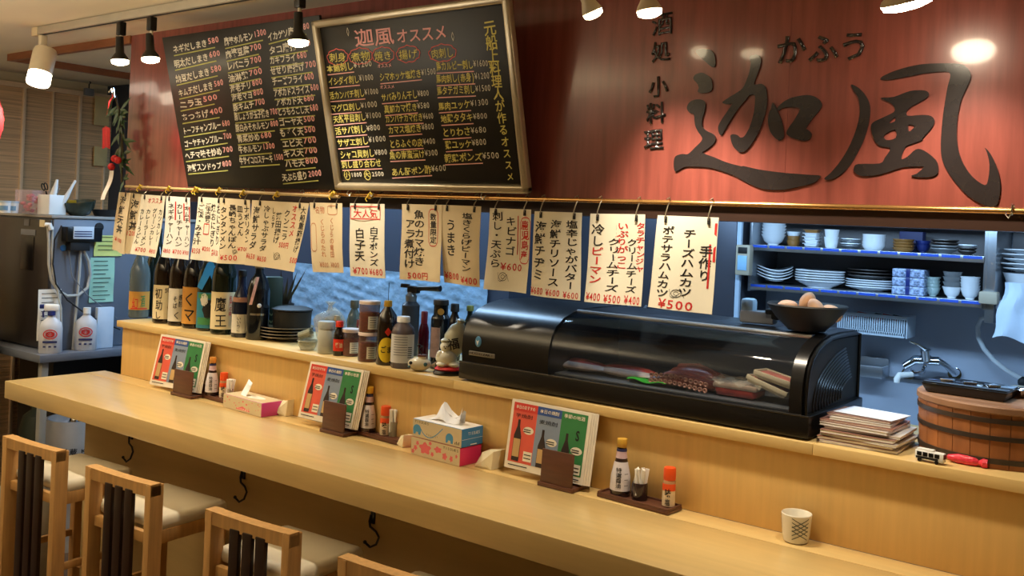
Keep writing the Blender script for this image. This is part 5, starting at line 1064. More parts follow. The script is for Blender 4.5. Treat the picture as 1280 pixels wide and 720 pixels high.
# ================================================================ chairs
YC = 1.80
def chair_mesh(t):
    w = .362; zb = .855; D = .31
    for s in (-1, 1):
        b = B(); b.box((s*(w/2-.015), .008, zb/2), (.030, .052, zb), .003); b.obj('rear_post', CHW, t)
        b = B(); b.box((s*(w/2-.022), D-.02, .33), (.034, .034, .66), .004); b.obj('front_leg', CHW, t)
        b = B(); b.box((s*(w/2-.017), D/2, .675), (.026, D-.05, .045), .003); b.obj('side_rail', CHW, t)
        b = B(); b.box((s*(w/2-.017), D/2, .42), (.018, D-.05, .026), .003); b.obj('side_stretcher', CHW, t)
    b = B(); b.grid(lambda x, y: ((x-.5)*(w-.0), -.018+.010*(4*(x-.5)**2)*-1+.010, zb-.040*y+.008*(2*abs(x-.5))**2-.004), 12, 2, (0, .04, 0)); b.obj('top_rail', CHW, t)
    b = B(); b.box((0, .012, .672), (w-.068, .022, .036), .003); b.obj('rear_rail', CHW, t)
    b = B(); b.box((0, D-.02, .675), (w-.07, .026, .045), .003); b.obj('front_rail', CHW, t)
    b = B(); b.box((0, 0, .25), (w-.068, .022, .036), .003); b.obj('lower_rear_rail', CHW, t); b = B(); b.box((0, D-.02, .30), (w-.07, .03, .03), .003); b.obj('foot_rail', CHW, t)
    for k in (-1, 0, 1):
        b = B(); b.box((k*.056, -.005, (.25+zb-.034)/2), (.040, .016, zb-.034-.25), .003); b.obj('dark_slat', CHD, t)
    b = B(); b.box((0, D/2+.016, .712), (w-.008, D-.02, .050), .023, seg=4); b.map(lambda v: (v.x, v.y, v.z+(.010*(1-(v.x/.2)**2)*(1-((v.y-.21)/.2)**2) if v.z > .71 else 0))); b.obj('cushion', CUSH, t)
labs = ['nearest the left end of the counter', 'second from the left, cream seat and dark slats', 'third from the left, its back below the middle menu', 'rightmost, only its top rail showing at the bottom edge']
ctr = [((8, 548), (73, 568)), ((110, 583), (193, 606)), ((262, 634), (362, 664))]
first = None
for k in range(4):
    if k < 3: a = W(*ctr[k][0], Y=YC-.0); c = W(*ctr[k][1], Y=YC); x = (a.x+c.x)/2+.012
    else: x = W(424, 706, Y=YC).x+.205
    lab = 'oak bar chair, '+labs[k]
    if first is None:
        first = thing('bar_chair', lab, 'chair', (x, YC, 0), math.radians(4), group='bar chairs along the counter'); chair_mesh(first)
    else: dup(first, (x, YC, 0), math.radians(4), lab, 'bar chairs along the counter')
# ================================================================ kitchen behind the counter
SY = 3.80
def ypart(name, u0, v0, u1, v1, y, th, mat, parent, bev=.002, back=True):
    """box on plane y whose front face spans two photo corners"""
    a, c = W(u0, v0, Y=y), W(u1, v1, Y=y); L0 = parent.location if parent else Vector()
    return B().box(((a.x+c.x)/2-L0.x, y+th/2-L0.y, (a.z+c.z)/2-L0.z), (abs(c.x-a.x), th, abs(a.z-c.z)), bev).obj(name, mat, parent)
XL, XR = W(938, 354, Y=SY).x, W(1228, 376, Y=SY).x
Z1, Z2 = 1.558, 1.722
su = thing('dish_shelf', 'stainless two-tier dish shelf fixed to the kitchen wall at right', 'shelf', ((XL+XR)/2, SY+.14, Z1))
SHB = M('shelf_inner_grey', (96, 92, 92), .5, .3, var=.12, scale=4); BSTR = M('blue_shelf_edge', (44, 84, 190), .4)
for z in (Z1, Z2, 1.90):
    B().box((0, 0, z-Z1-.012), (XR-XL, .28, .016), .002).obj('shelf_plate', STEEL, su)
    if z < 1.9:
        B().box((0, -.143, z-Z1-.016), (XR-XL, .006, .024), .001).obj('shelf_edge', STEEL, su)
        n = 12; w_ = (XR-XL)/n
        for k in range(n): B().box((-(XR-XL)/2+w_*(k+.5), -.147, z-Z1-.010), (w_*.86, .002, .010)).obj('blue_edge_strip', BSTR, su)
B().box((0, .137, .17), (XR-XL, .006, .36)).obj('back_panel', SHB, su)
for x in (-(XR-XL)/2-.006, (XR-XL)/2+.006): B().box((x, 0, .155), (.014, .28, .38), .002).obj('shelf_post', STEEL, su)
# dish stacks
ORD = {1: ['only'], 2: ['lower', 'upper'], 3: ['bottom', 'middle', 'top']}
def order(n, k):
    if n in ORD: return ORD[n][k]
    if k == 0: return 'bottom'
    if k == n-1: return 'top'
    return (['second', 'third', 'fourth', 'fifth', 'sixth'][k-1])+' from the bottom'
def bowlp(r, h): return [(0, 0), (r*.42, 0), (r*.44, h*.12), (r*.72, h*.35), (r*.88, h*.78), (r, h), (r*.96, h), (r*.85, h*.78), (r*.6, h*.25), (0, h*.18)]
def platep(r, h): return plate_prof(r, h)
def stack(name, what, u0, u1, z, n, kind, mat, pitch, h, cat, y=3.90, sy=1., seg=28, dz=0):
    uc = (u0+u1)/2; p = aty(uc, y, z); r = (u1-u0)/2*mpp(p); proto = None
    for k in range(n):
        if proto is None or isinstance(mat, list):
            b = B()
            if kind == 'bowl': b.lathe(bowlp(r, h), (0, 0, 0), seg)
            elif kind == 'plate': b.lathe(platep(r, h), (0, 0, 0), seg, sy=sy)
            elif kind == 'cup': b.lathe([(0, 0), (r*.7, 0), (r*.78, .004), (r*.9, h*.5), (r, h), (r*.95, h), (r*.85, h*.5), (r*.7, .008), (0, .008)], (0, 0, 0), seg)
            elif kind == 'square':
                b.box((0, 0, h*.5), (2*r*.72, 2*r*.72, h*.96), .006, taper=.8)
                b.box((0, 0, h*.98), (2*r*.78, 2*r*.78, .003), .001)
            elif kind == 'wavy': b.lathe(platep(r, h), (0, 0, 0), 40, wav=lambda a, rr: .006*math.sin(2*a+.5)*(rr/r)**2*1.6)
            m = mat[k % len(mat)] if isinstance(mat, list) else mat
            proto = b.obj(name, m, None)
            o = proto
        else:
            o = proto.copy(); COL.objects.link(o)
        o.location = (p.x+R.uniform(-.001, .001), y, z+pitch*k+dz); o.rotation_euler = (0, 0, R.uniform(-.1, .1))
        tag(o, (order(n, k)+' '+what) if n > 1 else what, cat, 'dishes on the kitchen shelves')
    return p
zU, zL = Z2-.0035, Z1-.0035
stack('rice_bowl', 'white rice bowl at the left end of the upper shelf', 951, 982, zU, 5, 'bowl', BLUEW, .013, .045, 'bowl')
stack('sauce_cup', 'brown cup beside the left rice bowls, upper shelf', 983, 1000, zU, 3, 'cup', [BRNP, BRNP, BLUEW], .018, .024, 'cup', y=3.94)
stack('square_dish', 'white square dish stacked left of the upturned cups', 1003, 1027, zU, 5, 'square', [BLUEW, BLUEW, BLUEW, BLUEW, BRNP], .014, .014, 'dish', y=3.90)
stack('tea_bowl', 'pale blue cup of the pair right of the square dishes', 1030, 1048, zU, 2, 'cup', BLUEW, .03, .045, 'cup', y=3.88)
stack('shallow_dish', 'grey shallow dish in the middle of the upper shelf', 1050, 1076, zU, 4, 'plate', [GREYP, BLUEW], .009, .012, 'dish', y=3.93)
stack('stacking_bowl', 'white bowl of the seven-high stack mid upper shelf', 1078, 1106, zU, 7, 'cup', BLUEW, .0068, .022, 'bowl')
stack('brown_dish', 'brown glazed dish on the upper shelf right of the white stack', 1116, 1142, zU, 4, 'cup', BRNP, .011, .016, 'dish')
stack('navy_bowl', 'navy bowl between brown and grey dishes, upper shelf', 1144, 1163, zU, 2, 'bowl', NAVY, .016, .03, 'bowl', y=3.95)
p_ = aty(1140, 4.0, zU); o = B().box((0, 0, .04), (.09, .05, .08), .004).obj('navy_box', M('navy_card', (36, 40, 84), .6), None); o.location = p_; tag(o, 'dark navy box standing behind the brown dishes', 'box')
stack('wide_dish', 'grey wide dish near the right end of the upper shelf', 1164, 1197, zU, 4, 'plate', [GREYP, GREYP, DARKP, DARKP], .011, .018, 'dish', y=3.87)
stack('black_dish', 'black dish at the right end of the upper shelf', 1198, 1220, zU, 3, 'plate', [DARKP, DARKP, BLUEW], .011, .014, 'dish', y=3.87)
stack('wavy_plate', 'wavy-rimmed pale plate at the left end of the lower shelf', 946, 990, zL, 4, 'wavy', BLUEW, .012, .016, 'plate', dz=.015)
stack('large_plate', 'large white plate left of centre on the lower shelf', 993, 1055, zL, 5, 'plate', BLUEW, .010, .028, 'plate', y=3.89, sy=.75)
stack('oval_plate', 'white plate under the brown platters on the lower shelf', 1057, 1119, zL, 4, 'plate', BLUEW, .009, .016, 'plate', y=3.94, sy=.8)
stack('dark_platter', 'dark platter lying on the white plates, lower shelf', 1060, 1116, zL+.045, 3, 'plate', DARKP, .012, .014, 'platter', y=3.94, sy=.8)
PAT = M('blue_white_pattern', (150, 166, 200), .25, var=.75, scale=95)
for k in range(3):
    p_ = aty(1137.5, 3.88, zL); t = thing('patterned_box', order(3, k)+' blue-and-white patterned square box on the lower shelf', 'box', (p_.x, 3.88, zL+.0335*k), 0, 'dishes on the kitchen shelves')
    B().box((0, 0, .0165), (.118, .08, .032), .004).obj('box_body', PAT, t); B().box((0, 0, .0168), (.016, .0812, .033), .001).obj('blue_band', NAVY, t)
stack('glass_bowl', 'pale bowl right of the patterned boxes', 1156, 1175, zL, 4, 'bowl', M('pale_celadon', (170, 190, 186), .2), .013, .034, 'bowl', y=3.9)
stack('grey_bowl', 'bowl of the grey stack over a white one, lower shelf', 1178, 1201, zL, 4, 'bowl', [BLUEW, GREYP, GREYP, GREYP], .019, .042, 'bowl', y=3.87)
stack('white_bowl', 'white bowl at the right end of the lower shelf', 1200, 1224, zL, 5, 'bowl', BLUEW, .0105, .042, 'bowl', y=3.87)
# cupboard at the right edge
x0, x1 = W(1231, 376, Y=SY).x, W(1243, 376, Y=SY).x
cb = thing('wall_cupboard', 'steel wall cupboard cut by the right edge of the frame', 'cupboard', ((x0+x1)/2, SY, Z1))
B().box((0, .14, .14), (x1-x0, .28, .44), .003).obj('side_panel', STEEL, cb); B().box((0, -.01, .012), (x1-x0+.03, .05, .045), .006).obj('cover_box', M('beige_cover', (170, 160, 140), .5), cb)
B().box((.30, .14, -.012), (.56, .28, .03), .003).obj('shelf_plate', M('pale_shelf', (190, 200, 214), .4), cb); B().box((.30, .14, .345), (.56, .28, .02), .003).obj('top_plate', STEEL, cb); B().box((.30, .276, .16), (.56, .006, .35)).obj('back_panel', SHB, cb)
p_ = aty(1284, 3.92, Z1+.004)
o = B().lathe(bowlp(.085, .10), (0, 0, 0), 36).obj('serving_bowl', BLUEW, None); o.location = (p_.x, 3.92, Z1+.0035); tag(o, 'big white bowl in the cupboard at the right edge of the frame', 'bowl')
for k in range(5):
    o = B().lathe(plate_prof(.084+.004*(k % 2), .014), (0, 0, 0), 32).obj('serving_plate', BLUEW, None); o.location = (p_.x-.006*(k % 2), 3.92, Z1+.106+.017*k); tag(o, order(5, k)+' pale plate stacked on the big bowl in the right cupboard', 'plate', 'plates in the right cupboard')
# refrigerator, post and control box
fx0, fx1 = -2.60, W(914, 400, Y=3.72).x
fr = thing('kitchen_refrigerator', 'tall dark steel kitchen refrigerator behind the glass case', 'refrigerator', ((fx0+fx1)/2, 3.9, 0))
FRD = M('dark_fridge_steel', (78, 80, 90), .35, .5, var=.15, scale=2)
B().box((0, .03, .98), (fx1-fx0, .3, 1.9), .006).obj('fridge_body', FRD, fr)
for s in (-1, 1):
    for z0, z1_ in ((1.02, 1.9), (.1, 1.0)): B().box((s*(fx1-fx0)/4, -.135, (z0+z1_)/2), ((fx1-fx0)/2-.012, .03, z1_-z0), .005).obj('fridge_door', FRD, fr)
for s in (-1, 1): B().tube([(s*.04, -.15, 1.1), (s*.04, -.185, 1.12), (s*.04, -.185, 1.4), (s*.04, -.15, 1.42)], .008, 8).obj('door_handle', STEEL, fr)
B().box((0, -.12, .06), (fx1-fx0-.02, .02, .06)).obj('kick_plate', BLKM, fr)
pp = W(921, 330, Y=3.74)
o = B().box((0, 0, 0), (.02, .02, 1.5), .003).obj('post', M('white_blue_post', (176, 196, 216), .4), None); o.location = (pp.x, 3.76, 1.75-.001); o.name = 'upright_post'; tag(o, 'pale upright post beside the refrigerator carrying the control box', 'post')
p_ = W(929, 325, Y=3.72); t = thing('control_box', 'beige control box with a pale blue display on the upright post', 'control panel', (p_.x, 3.731, p_.z))
B().box((0, 0, 0), (.062, .04, .125), .005).obj('box_body', M('beige_cover'), t); B().box((0, -.021, -.012), (.04, .003, .06), .001).obj('display', M('pale_blue_display', (140, 186, 220), .3), t); B().box((0, -.021, .04), (.04, .003, .025), .001).obj('dark_window', BLKM, t)
# basket
a, c = W(1050, 392, Y=3.96), W(1136, 423, Y=3.96)
t = thing('plastic_basket', 'pale blue slotted plastic basket of small items under the dish shelf', 'basket', ((a.x+c.x)/2, 3.99, c.z))
w_ = c.x-a.x; h_ = .085; BSK = M('basket_plastic', (196, 210, 222), .4)
B().box((0, 0, .003), (w_*.92, .12, .006), .002).obj('basket_floor', BSK, t)
for s, nm in ((-1, 'front_side'), (1, 'back_side')):
    B().box((0, s*.062, h_-.006), (w_, .006, .014), .002).obj('basket_rim', BSK, t); B().box((0, s*.060, .010), (w_*.94, .005, .018), .001).obj(nm, BSK, t)
for s in (-1, 1):
    B().box((s*(w_/2-.002), 0, h_/2), (.005, .12, h_), .001).obj('end_side', BSK, t)
b = B()
for k in range(30): b.box((-w_*.46+w_*.92*k/29, -.061, h_*.5), (.0045, .003, h_*.8))
b.obj('slat_row', BSK, t)['kind'] = 'stuff'
for k, (x, m) in enumerate([(-.07, RED), (0, DARKP), (.07, DARKP), (.03, RED)]):
    b = B(); b.tube([(x-.04, -.02+.01*k, h_*.55), (x, .0, h_*.9), (x+.05, .01, h_*.8)], .010, 8); o = b.obj('pouch', m, None); o.location = t.location; tag(o, ['red pouch at the left of the basket', 'dark pouch left of centre in the basket', 'dark pouch at the right of the basket', 'red pouch right of centre in the basket'][k], 'pouch', 'items in the basket')
# taps
def wp(u, v, y): return W(u, v, Y=y)
p0 = wp(1163, 452, 4.05); t = thing('wall_tap', 'chrome wall mixer tap with a white spout tip above the wooden tub', 'tap', p0)
g = lambda u, v, y: wp(u, v, y)-p0
b = B(); b.tube([g(1131, 458, 4.0), g(1145, 450, 4.0), g(1175, 452, 4.0)], [.016, .020, .018], 14); b.obj('tap_body', CHROME, t)
b = B(); b.tube([g(1172, 451, 4.0), g(1184, 458, 4.03), g(1194, 466, 4.08)], [.014, .012, .018], 12); b.obj('right_arm', CHROME, t)
b = B(); b.tube([g(1134, 455, 4.0), g(1136, 462, 4.04), g(1134, 466, 4.09)], [.014, .013, .018], 12); b.obj('left_arm', CHROME, t)
for u, v in ((1194, 467), (1136, 467)): B().lathe([(0, 0), (.028, 0), (.026, .01), (0, .012)], g(u, v, 4.095), 20, Matrix.Rotation(math.pi/2, 4, 'X')).obj('wall_flange', CHROME, t)
b = B(); b.tube([g(1158, 450, 3.99), g(1157, 437, 3.98)], [.018, .020], 14); b.obj('cartridge', CHROME, t); B().tube([g(1157, 437, 3.97), g(1146, 430, 3.95), g(1137, 427, 3.93)], [.008, .005, .004], 8).obj('lever', CHROME, t)
b = B(); b.tube([g(1156, 458, 3.98), g(1153, 466, 3.93), g(1140, 468, 3.86)], .009, 10); b.obj('spout', CHROME, t); b = B(); b.tube([g(1140, 468, 3.86), g(1124, 469, 3.82), g(1121, 474, 3.82), g(1121, 478, 3.82)], [.010, .012, .012, .011], 12); b.obj('spout_tip', WHITE, t)
p0 = wp(1086, 469, 4.04); t = thing('soap_rack', 'small stainless wall rack left of the tap', 'rack', p0)
B().box((0, .0, 0), (.13, .09, .006), .001).obj('rack_floor', STEEL, t); B().box((0, -.045, .022), (.13, .004, .045), .001).obj('rack_front', STEEL, t)
for s in (-1, 1): B().box((s*.065, 0, .022), (.004, .09, .045), .001).obj('rack_side', STEEL, t)
B().box((0, .045, .035), (.13, .012, .07), .001).obj('rack_back', STEEL, t)
o = B().ball((0, 0, 0), .02, 14, (1.3, .9, .6)).obj('soap_bar', M('soap', (150, 160, 160), .4), None); o.location = p0+Vector((.01, .005, .0155)); tag(o, 'grey soap bar in the wall rack', 'soap')
# shower hose
p0 = wp(1262, 400, 4.0); t = thing('spray_hose', 'white flexible hose looping down the kitchen wall at the right edge', 'hose', p0)
g = lambda u, v, y=4.0: wp(u, v, y)-p0
pts = [(1262, 400), (1248, 396), (1236, 395), (1226, 399), (1222, 409), (1223, 422), (1230, 436), (1242, 450), (1258, 463), (1278, 474)]
B().tube([g(*q) for q in pts], .0085, 10).obj('hose_tube', M('white_hose', (206, 212, 216), .35), t); B().tube([g(1246, 396), g(1262, 400), g(1270, 402)], [.011, .015, .014], 12).obj('coupling', GREY, t); B().ball(g(1280, 478), .022, 14).obj('end_knob', BLKM, t)
B().box(g(1262, 402, 4.05), (.03, .09, .03), .004).obj('wall_bracket', STEEL, t); B().box(g(1280, 478, 4.055), (.02, .08, .02), .003).obj('wall_bracket', STEEL, t)
p0 = wp(1276, 354, 3.76)
o = B().grid(lambda x, y: ((x-.5)*(.10+.07*y)+.006*math.sin(9*y), .012*math.sin(9*x+3*y)-.01*y, -.20*y+.012*math.sin(7*x)*y), 10, 10, (0, .003, 0)).obj('hanging_cloth', M('pale_blue_cloth', (196, 212, 230), .8), None); o.location = p0; tag(o, 'pale cloth hanging from the cupboard at the right edge', 'cloth')
# crumpled blue film on the kitchen side wall
a, c = W(366, 328, Y=3.40), W(604, 460, Y=3.40)
t = B().grid(lambda x, y: (a.x+(c.x-a.x)*x, 3.405+.0022*math.sin(34*x+5*math.sin(11*y))*math.cos(23*y+9*x)+.0012*math.sin(90*x+37*y+3*math.sin(20*x))+.001*math.cos(70*y-40*x), a.z+.0+(c.z-.12-a.z)*y), 90, 50, (0, .002, 0)).obj('crumpled_film', M('blue_silver_film', (150, 182, 208), .3, .15, var=.1, scale=30, bump=.6), None); tag(t, 'crumpled bluish metallic film covering the kitchen wall behind the jars', 'film')
# ================================================================ machines left of the counter
MX = -4.70
STB = M('blue_grey_steel', (112, 118, 130), .42, .25, var=.08, scale=3)
tb = thing('steel_table', 'stainless side table carrying the drinks machine left of the bar', 'table', (-5.22, 2.85, 0))
B().box((0, 0, 1.008), (1.24, 1.08, .04), .004).obj('table_top', STB, tb)
for x in (-.55, .58):
    for y in (-.5, .5): B().box((x, y, .5), (.035, .035, .985), .003).obj('leg', M('pale_leg', (150, 148, 140), .4), tb)
for x in (-.3,): B().box((x, .2, .64), (.4, .6, .6), .01).obj('under_cabinet', M('dark_under_cabinet', (60, 56, 52), .5), tb)
mz = 1.029
mc = thing('drinks_machine', 'tall drinks machine with dark front and blue-grey steel side, left of the bar', 'machine', (-5.0, 2.86, mz))
H_ = 1.69-mz
B().box((0, .0, H_/2), (.6, .92, H_), .006).obj('machine_body', STB, mc)
DKF = M('dark_machine_front', (50, 44, 40), .3, var=.1)
B().box((0, -.467, H_/2), (.59, .014, H_-.02), .004).obj('front_door', DKF, mc)
B().box((0, 0, H_+.006), (.62, .95, .014), .003).obj('machine_top', M('pale_top_edge', (150, 146, 140), .4), mc)
B().box((.08, -.476, H_*.72), (.13, .006, .17), .003).obj('door_window', BLK, mc); B().box((.08, -.476, H_*.88), (.15, .004, .03), .001).obj('name_strip', GREY, mc)
for x, m in ((.22, CREAMW), (.06, GREY)): B().box((x, -.476, H_*.955), (.05, .003, .035)).obj('front_sticker', m, mc)
gm = lambda u, v, off=0.: W(u, v, X=MX+.002+off)-mc.location
def xq(name, u0, v0, u1, v1, th, mat, par=mc, off=0.):
    a, c = W(u0, v0, X=MX+off), W(u1, v1, X=MX+off); L0 = par.location
    return B().box((MX+off+th/2-L0.x, (a.y+c.y)/2-L0.y, (a.z+c.z)/2-L0.z), (th, abs(c.y-a.y), abs(a.z-c.z)), min(.003, th*.3)).obj(name, mat, par)
xq('pump_box', 77, 283, 120, 302, .06, BLK); xq('pump_head', 82, 300, 106, 313, .05, BLKM)
l = xq('pump_label', 92, 283, 117, 299, .003, M('label_white_blue', (196, 206, 216), .5), off=.061)
b = B(); a = W(93, 296, X=MX+.0645)-mc.location; c = W(115, 297, X=MX+.0645)-mc.location
for k in range(3): b.prism([(a.x, a.y, a.z+.012*k), (a.x, c.y, a.z+.012*k), (a.x, c.y, a.z+.012*k+.005), (a.x, a.y, a.z+.012*k+.005)], (.0004, 0, 0))
mark(b.obj('label_print', M('navy_print'), mc))
p_ = gm(124, 284); B().lathe([(0, 0), (.024, 0), (.022, .006), (0, .008)], p_, 18, Matrix.Rotation(math.pi/2, 4, 'Y')).obj('round_plug', BLKM, mc)
p_ = gm(79, 310); B().lathe([(0, 0), (.017, 0), (.015, .004), (0, .005)], p_, 18, Matrix.Rotation(math.pi/2, 4, 'Y')).obj('blue_seal', M('blue_sticker', (50, 110, 190), .4), mc)
HOS = M('translucent_hose', (186, 186, 180), .3, alpha=.9)
B().tube([gm(u, v, .02) for u, v in ((60, 283), (61, 300), (61, 330), (64, 350), (72, 363), (84, 370), (98, 369), (109, 360), (113, 343), (111, 326), (104, 312))], .0075, 8).obj('loop_hose', HOS, mc)
B().tube([gm(u, v, .02) for u, v in ((101, 312), (99, 345), (96, 380), (93, 410), (91, 438))], .007, 8).obj('drain_hose', HOS, mc)
B().tube([gm(u, v, .03) for u, v in ((66, 283), (65, 310), (66, 340), (72, 362), (76, 385), (77, 410), (72, 437), (60, 452), (50, 462))], .006, 8).obj('drop_hose', HOS, mc)
B().tube([gm(u, v, .035) for u, v in ((77, 282), (68, 300), (66, 330), (70, 355), (84, 375), (104, 390), (125, 402), (150, 412))], .004, 6).obj('black_cable', BLKM, mc)
B().tube([gm(u, v, .025) for u, v in ((86, 312), (90, 345), (108, 368), (128, 384), (146, 398))], .003, 6).obj('grey_cable', GREY, mc)
B().tube([gm(57, 281, .02), gm(62, 281, .035), gm(64, 287, .035)], .012, 8).obj('white_elbow', WHITE, mc)
NY = M('yellow_note', (214, 214, 120), .7); NG = M('pale_green_note', (160, 204, 180), .7)
for nm, q, m, lab in (('paper_note', (118, 294, 152, 320), NY, 'yellow paper note stuck on the machine side'), ('paper_note', (113, 322, 141, 377), NG, 'pale green paper list taped to the machine side'), ('paper_note', (48, 362, 74, 424), PAPERW, 'white notice sheet on the machine behind the spray bottle')):
    a, c = W(q[0], q[1], X=MX+.004), W(q[2], q[3], X=MX+.004)
    t = thing(nm, lab, 'note', ((MX+.003), (a.y+c.y)/2, (a.z+c.z)/2)); w_, h_ = abs(c.y-a.y), abs(a.z-c.z)
    B().grid(lambda x, y: (.002+.004*math.sin(4*y)**2, (x-.5)*w_, (.5-y)*h_), 4, 6, (-.001, 0, 0)).obj('sheet', m, t)
    b = B()
    for k in range(int(h_/.022)): bar(b, (-w_*.38, h_*.42-.022*k), (w_*R.uniform(.1, .38), h_*.42-.022*k), .0035)
    b.map(lambda v: (.0085, v.x, v.z)); mark(b.obj('handwriting', INK, t, smooth=False))
# spray bottles on the table
FROST = M('frosted_plastic', (206, 208, 214), .35, alpha=.92)
def spray(u, lab, trig):
    p = W(u, 436, X=-4.655+.0); p = Vector((-4.642, p.y, 1.0285)); t = thing('detergent_bottle', lab, 'bottle', p, math.pi/2-.55, group='detergent bottles on the steel table')
    b = B(); b.lathe([(0, 0), (.042, 0), (.046, .006), (.046, .12), (.04, .15), (.016, .175), (.015, .19), (0, .19)], (0, 0, 0), 24, sx=1.15, sy=.75); b.obj('bottle_body', FROST, t)
    if trig:
        B().lathe([(0, .185), (.018, .185), (.018, .205), (0, .205)], (0, 0, 0), 16).obj('navy_collar', NAVY, t); B().box((.0, 0, .222), (.07, .024, .034), .008).obj('spray_head', WHITE, t)
        B().tube([(-.022, 0, .215), (-.038, 0, .20), (-.036, 0, .175)], .005, 6).obj('trigger', NAVY, t); B().box((-.044, 0, .228), (.02, .018, .02), .003).obj('nozzle', NAVY, t)
    else: B().lathe([(0, .185), (.018, .185), (.018, .215), (0, .215)], (0, 0, 0), 16).obj('screw_cap', WHITE, t)
    b = B()
    for r_, m_ in ((.026, 0),):
        loop2(b, ellipse(0, .095, .030, .022, 16), .005); loop2(b, ellipse(0, .095, .016, .012, 12), .006); hline(b, '除菌', (-.022, .083), (.022, .083), .026, .02, 0)
    b.map(lambda v: (v.x, -.0365, v.z)); mark(b.obj('red_print', RINK, t, smooth=False))
    b = B(); bar(b, (-.032, .058), (.032, .058), .010); bar(b, (-.03, .035), (-.018, .035), .008); bar(b, (-.006, .035), (.006, .035), .008); bar(b, (.018, .035), (.03, .035), .008); b.map(lambda v: (v.x, -.0368, v.z)); mark(b.obj('blue_print', M('navy_print'), t, smooth=False))
spray(61, 'white spray bottle with navy trigger and red print on the steel table', True)
spray(105, 'white refill bottle with red print and plain cap on the steel table', False)
p = W(128, 437, X=-4.67); o = B().box((0, 0, .105), (.03, .09, .21), .004).obj('paper_carton', M('white_blue_carton', (200, 212, 226), .5), None); o.location = (-4.682+.018, p.y, 1.0285); tag(o, 'pale upright carton right of the refill bottle on the steel table', 'carton')
# things on top of the machine
TZ2 = 1.7055
def ontop(u, x): 
    p = W(u, 272, X=x); return Vector((x, p.y, TZ2))
for k, (u, x, lab) in enumerate([(6, -4.95, 'left white tub jar on top of the machine'), (16, -4.95, 'right white tub jar on top of the machine')]):
    p = ontop(u, x); t = thing('white_tub', lab, 'jar', p, group='white tub jars on the machine'); B().lathe([(0, 0), (.024, 0), (.026, .05), (0, .05)], (0, 0, 0), 20).obj('tub_body', WHITE, t); B().lathe([(0, .05), (.028, .05), (.028, .06), (0, .06)], (0, 0, 0), 20).obj('tub_lid', M('pale_blue_lid', (190, 204, 214), .4), t)
    bd_ = band(.012, .035, .0268, -1.6, 1.6); bd_.obj('blue_band', M('light_blue_band', (120, 160, 190), .5), t)
p = ontop(39, -4.93); t = thing('clear_box', 'clear plastic box of pink sachets on the machine', 'box', p, .2)
B().box((0, 0, .06), (.13, .10, .12), .004).obj('box_shell', M('clear_plastic_pinkish', (220, 190, 190), .1, alpha=.3), t); b = B()
for k in range(14): b.ball((R.uniform(-.05, .05), R.uniform(-.035, .035), .015+.006*k), .018, 8, (1, .6, .6))
mark(b.obj('pink_sachets', M('pink_sachet', (206, 96, 110), .5, var=.3, scale=60), t))
p = ontop(64, -4.83); t = thing('utensil_holder', 'white square holder of white bottles and pens on the machine', 'holder', p, .1)
for c_, d_ in (((0, -.045, .05), (.10, .003, .10)), ((0, .045, .05), (.10, .003, .10)), ((-.05, 0, .05), (.003, .09, .10)), ((.05, 0, .05), (.003, .09, .10)), ((0, 0, .002), (.10, .09, .004))): B().box(c_, d_, .001).obj('holder_wall', WHITE, t)
for k, (x, y, a, h, m, nm, lab) in enumerate([(-.02, -.02, .28, .17, WHITE, 'squeeze_tube', 'left white tube leaning in the holder'), (.012, -.015, .16, .175, WHITE, 'squeeze_tube', 'middle white tube leaning in the holder'), (.03, .015, .42, .19, WHITE, 'marker_pen', 'rightmost white marker leaning out of the holder'), (-.03, .02, -.3, .165, BLKM, 'scissors', 'dark scissors handles at the left of the holder'), (0.0, .03, -.05, .16, CHROME, 'whisk', 'bright metal whisk at the back of the holder')]):
    b = B()
    if nm == 'scissors':
        b.tube([(0, 0, 0), (0, 0, h*.7)], .004, 6); b.tube([(.015*math.cos(q)-.012, 0, h*.85+.018*math.sin(q)) for q in [i*math.pi/5 for i in range(10)]], .003, 6, closed=True); b.tube([(.015*math.cos(q)+.016, 0, h*.85+.018*math.sin(q)) for q in [i*math.pi/5 for i in range(10)]], .003, 6, closed=True)
    elif nm == 'whisk':
        b.tube([(0, 0, 0), (0, 0, h*.6)], .004, 6)
        for q in range(4): b.tube([(0, 0, h*.6), (.015*math.cos(q*.8), .015*math.sin(q*.8), h*.8), (0, 0, h), (-.015*math.cos(q*.8), -.015*math.sin(q*.8), h*.8), (0, 0, h*.6)], .0012, 5)
    else: b.lathe([(0, 0), (.010, 0), (.012, h*.5), (.012 if nm != 'marker_pen' else .008, h*.75), (.006, h), (0, h)], (0, 0, 0), 14)
    o = b.obj(nm, m, None); o.location = p+Vector((x, y, .006)); o.rotation_euler = (-a*.9, a*.45, 0); tag(o, lab, 'tube' if 'tube' in nm else nm.replace('_', ' '), 'things standing in the white holder')
p = ontop(99, -4.80); t = thing('patterned_bowl', 'dark bowl with yellow and red glazed side on the machine', 'bowl', p, .3)
B().lathe([(0, 0), (.04, 0), (.075, .035), (.085, .075), (.08, .075), (.07, .04), (0, .01)], (0, 0, 0), 28, Matrix.Rotation(.15, 4, 'X')).obj('bowl_shell', M('dark_green_glaze', (50, 56, 44), .25, var=.4, scale=18), t)
b = B(); b.grid(lambda x, y: ((.083-.02*y)*math.cos(-2.6+1.6*x), (.083-.02*y)*math.sin(-2.6+1.6*x), .078-.035*y), 10, 3); b.obj('yellow_glaze', M('yellow_red_glaze', (206, 186, 60), .3, var=.3, scale=15), t)
p = ontop(133, -4.80); t = thing('frying_pan', 'dark round pan right of the patterned bowl on the machine', 'pan', p, .8)
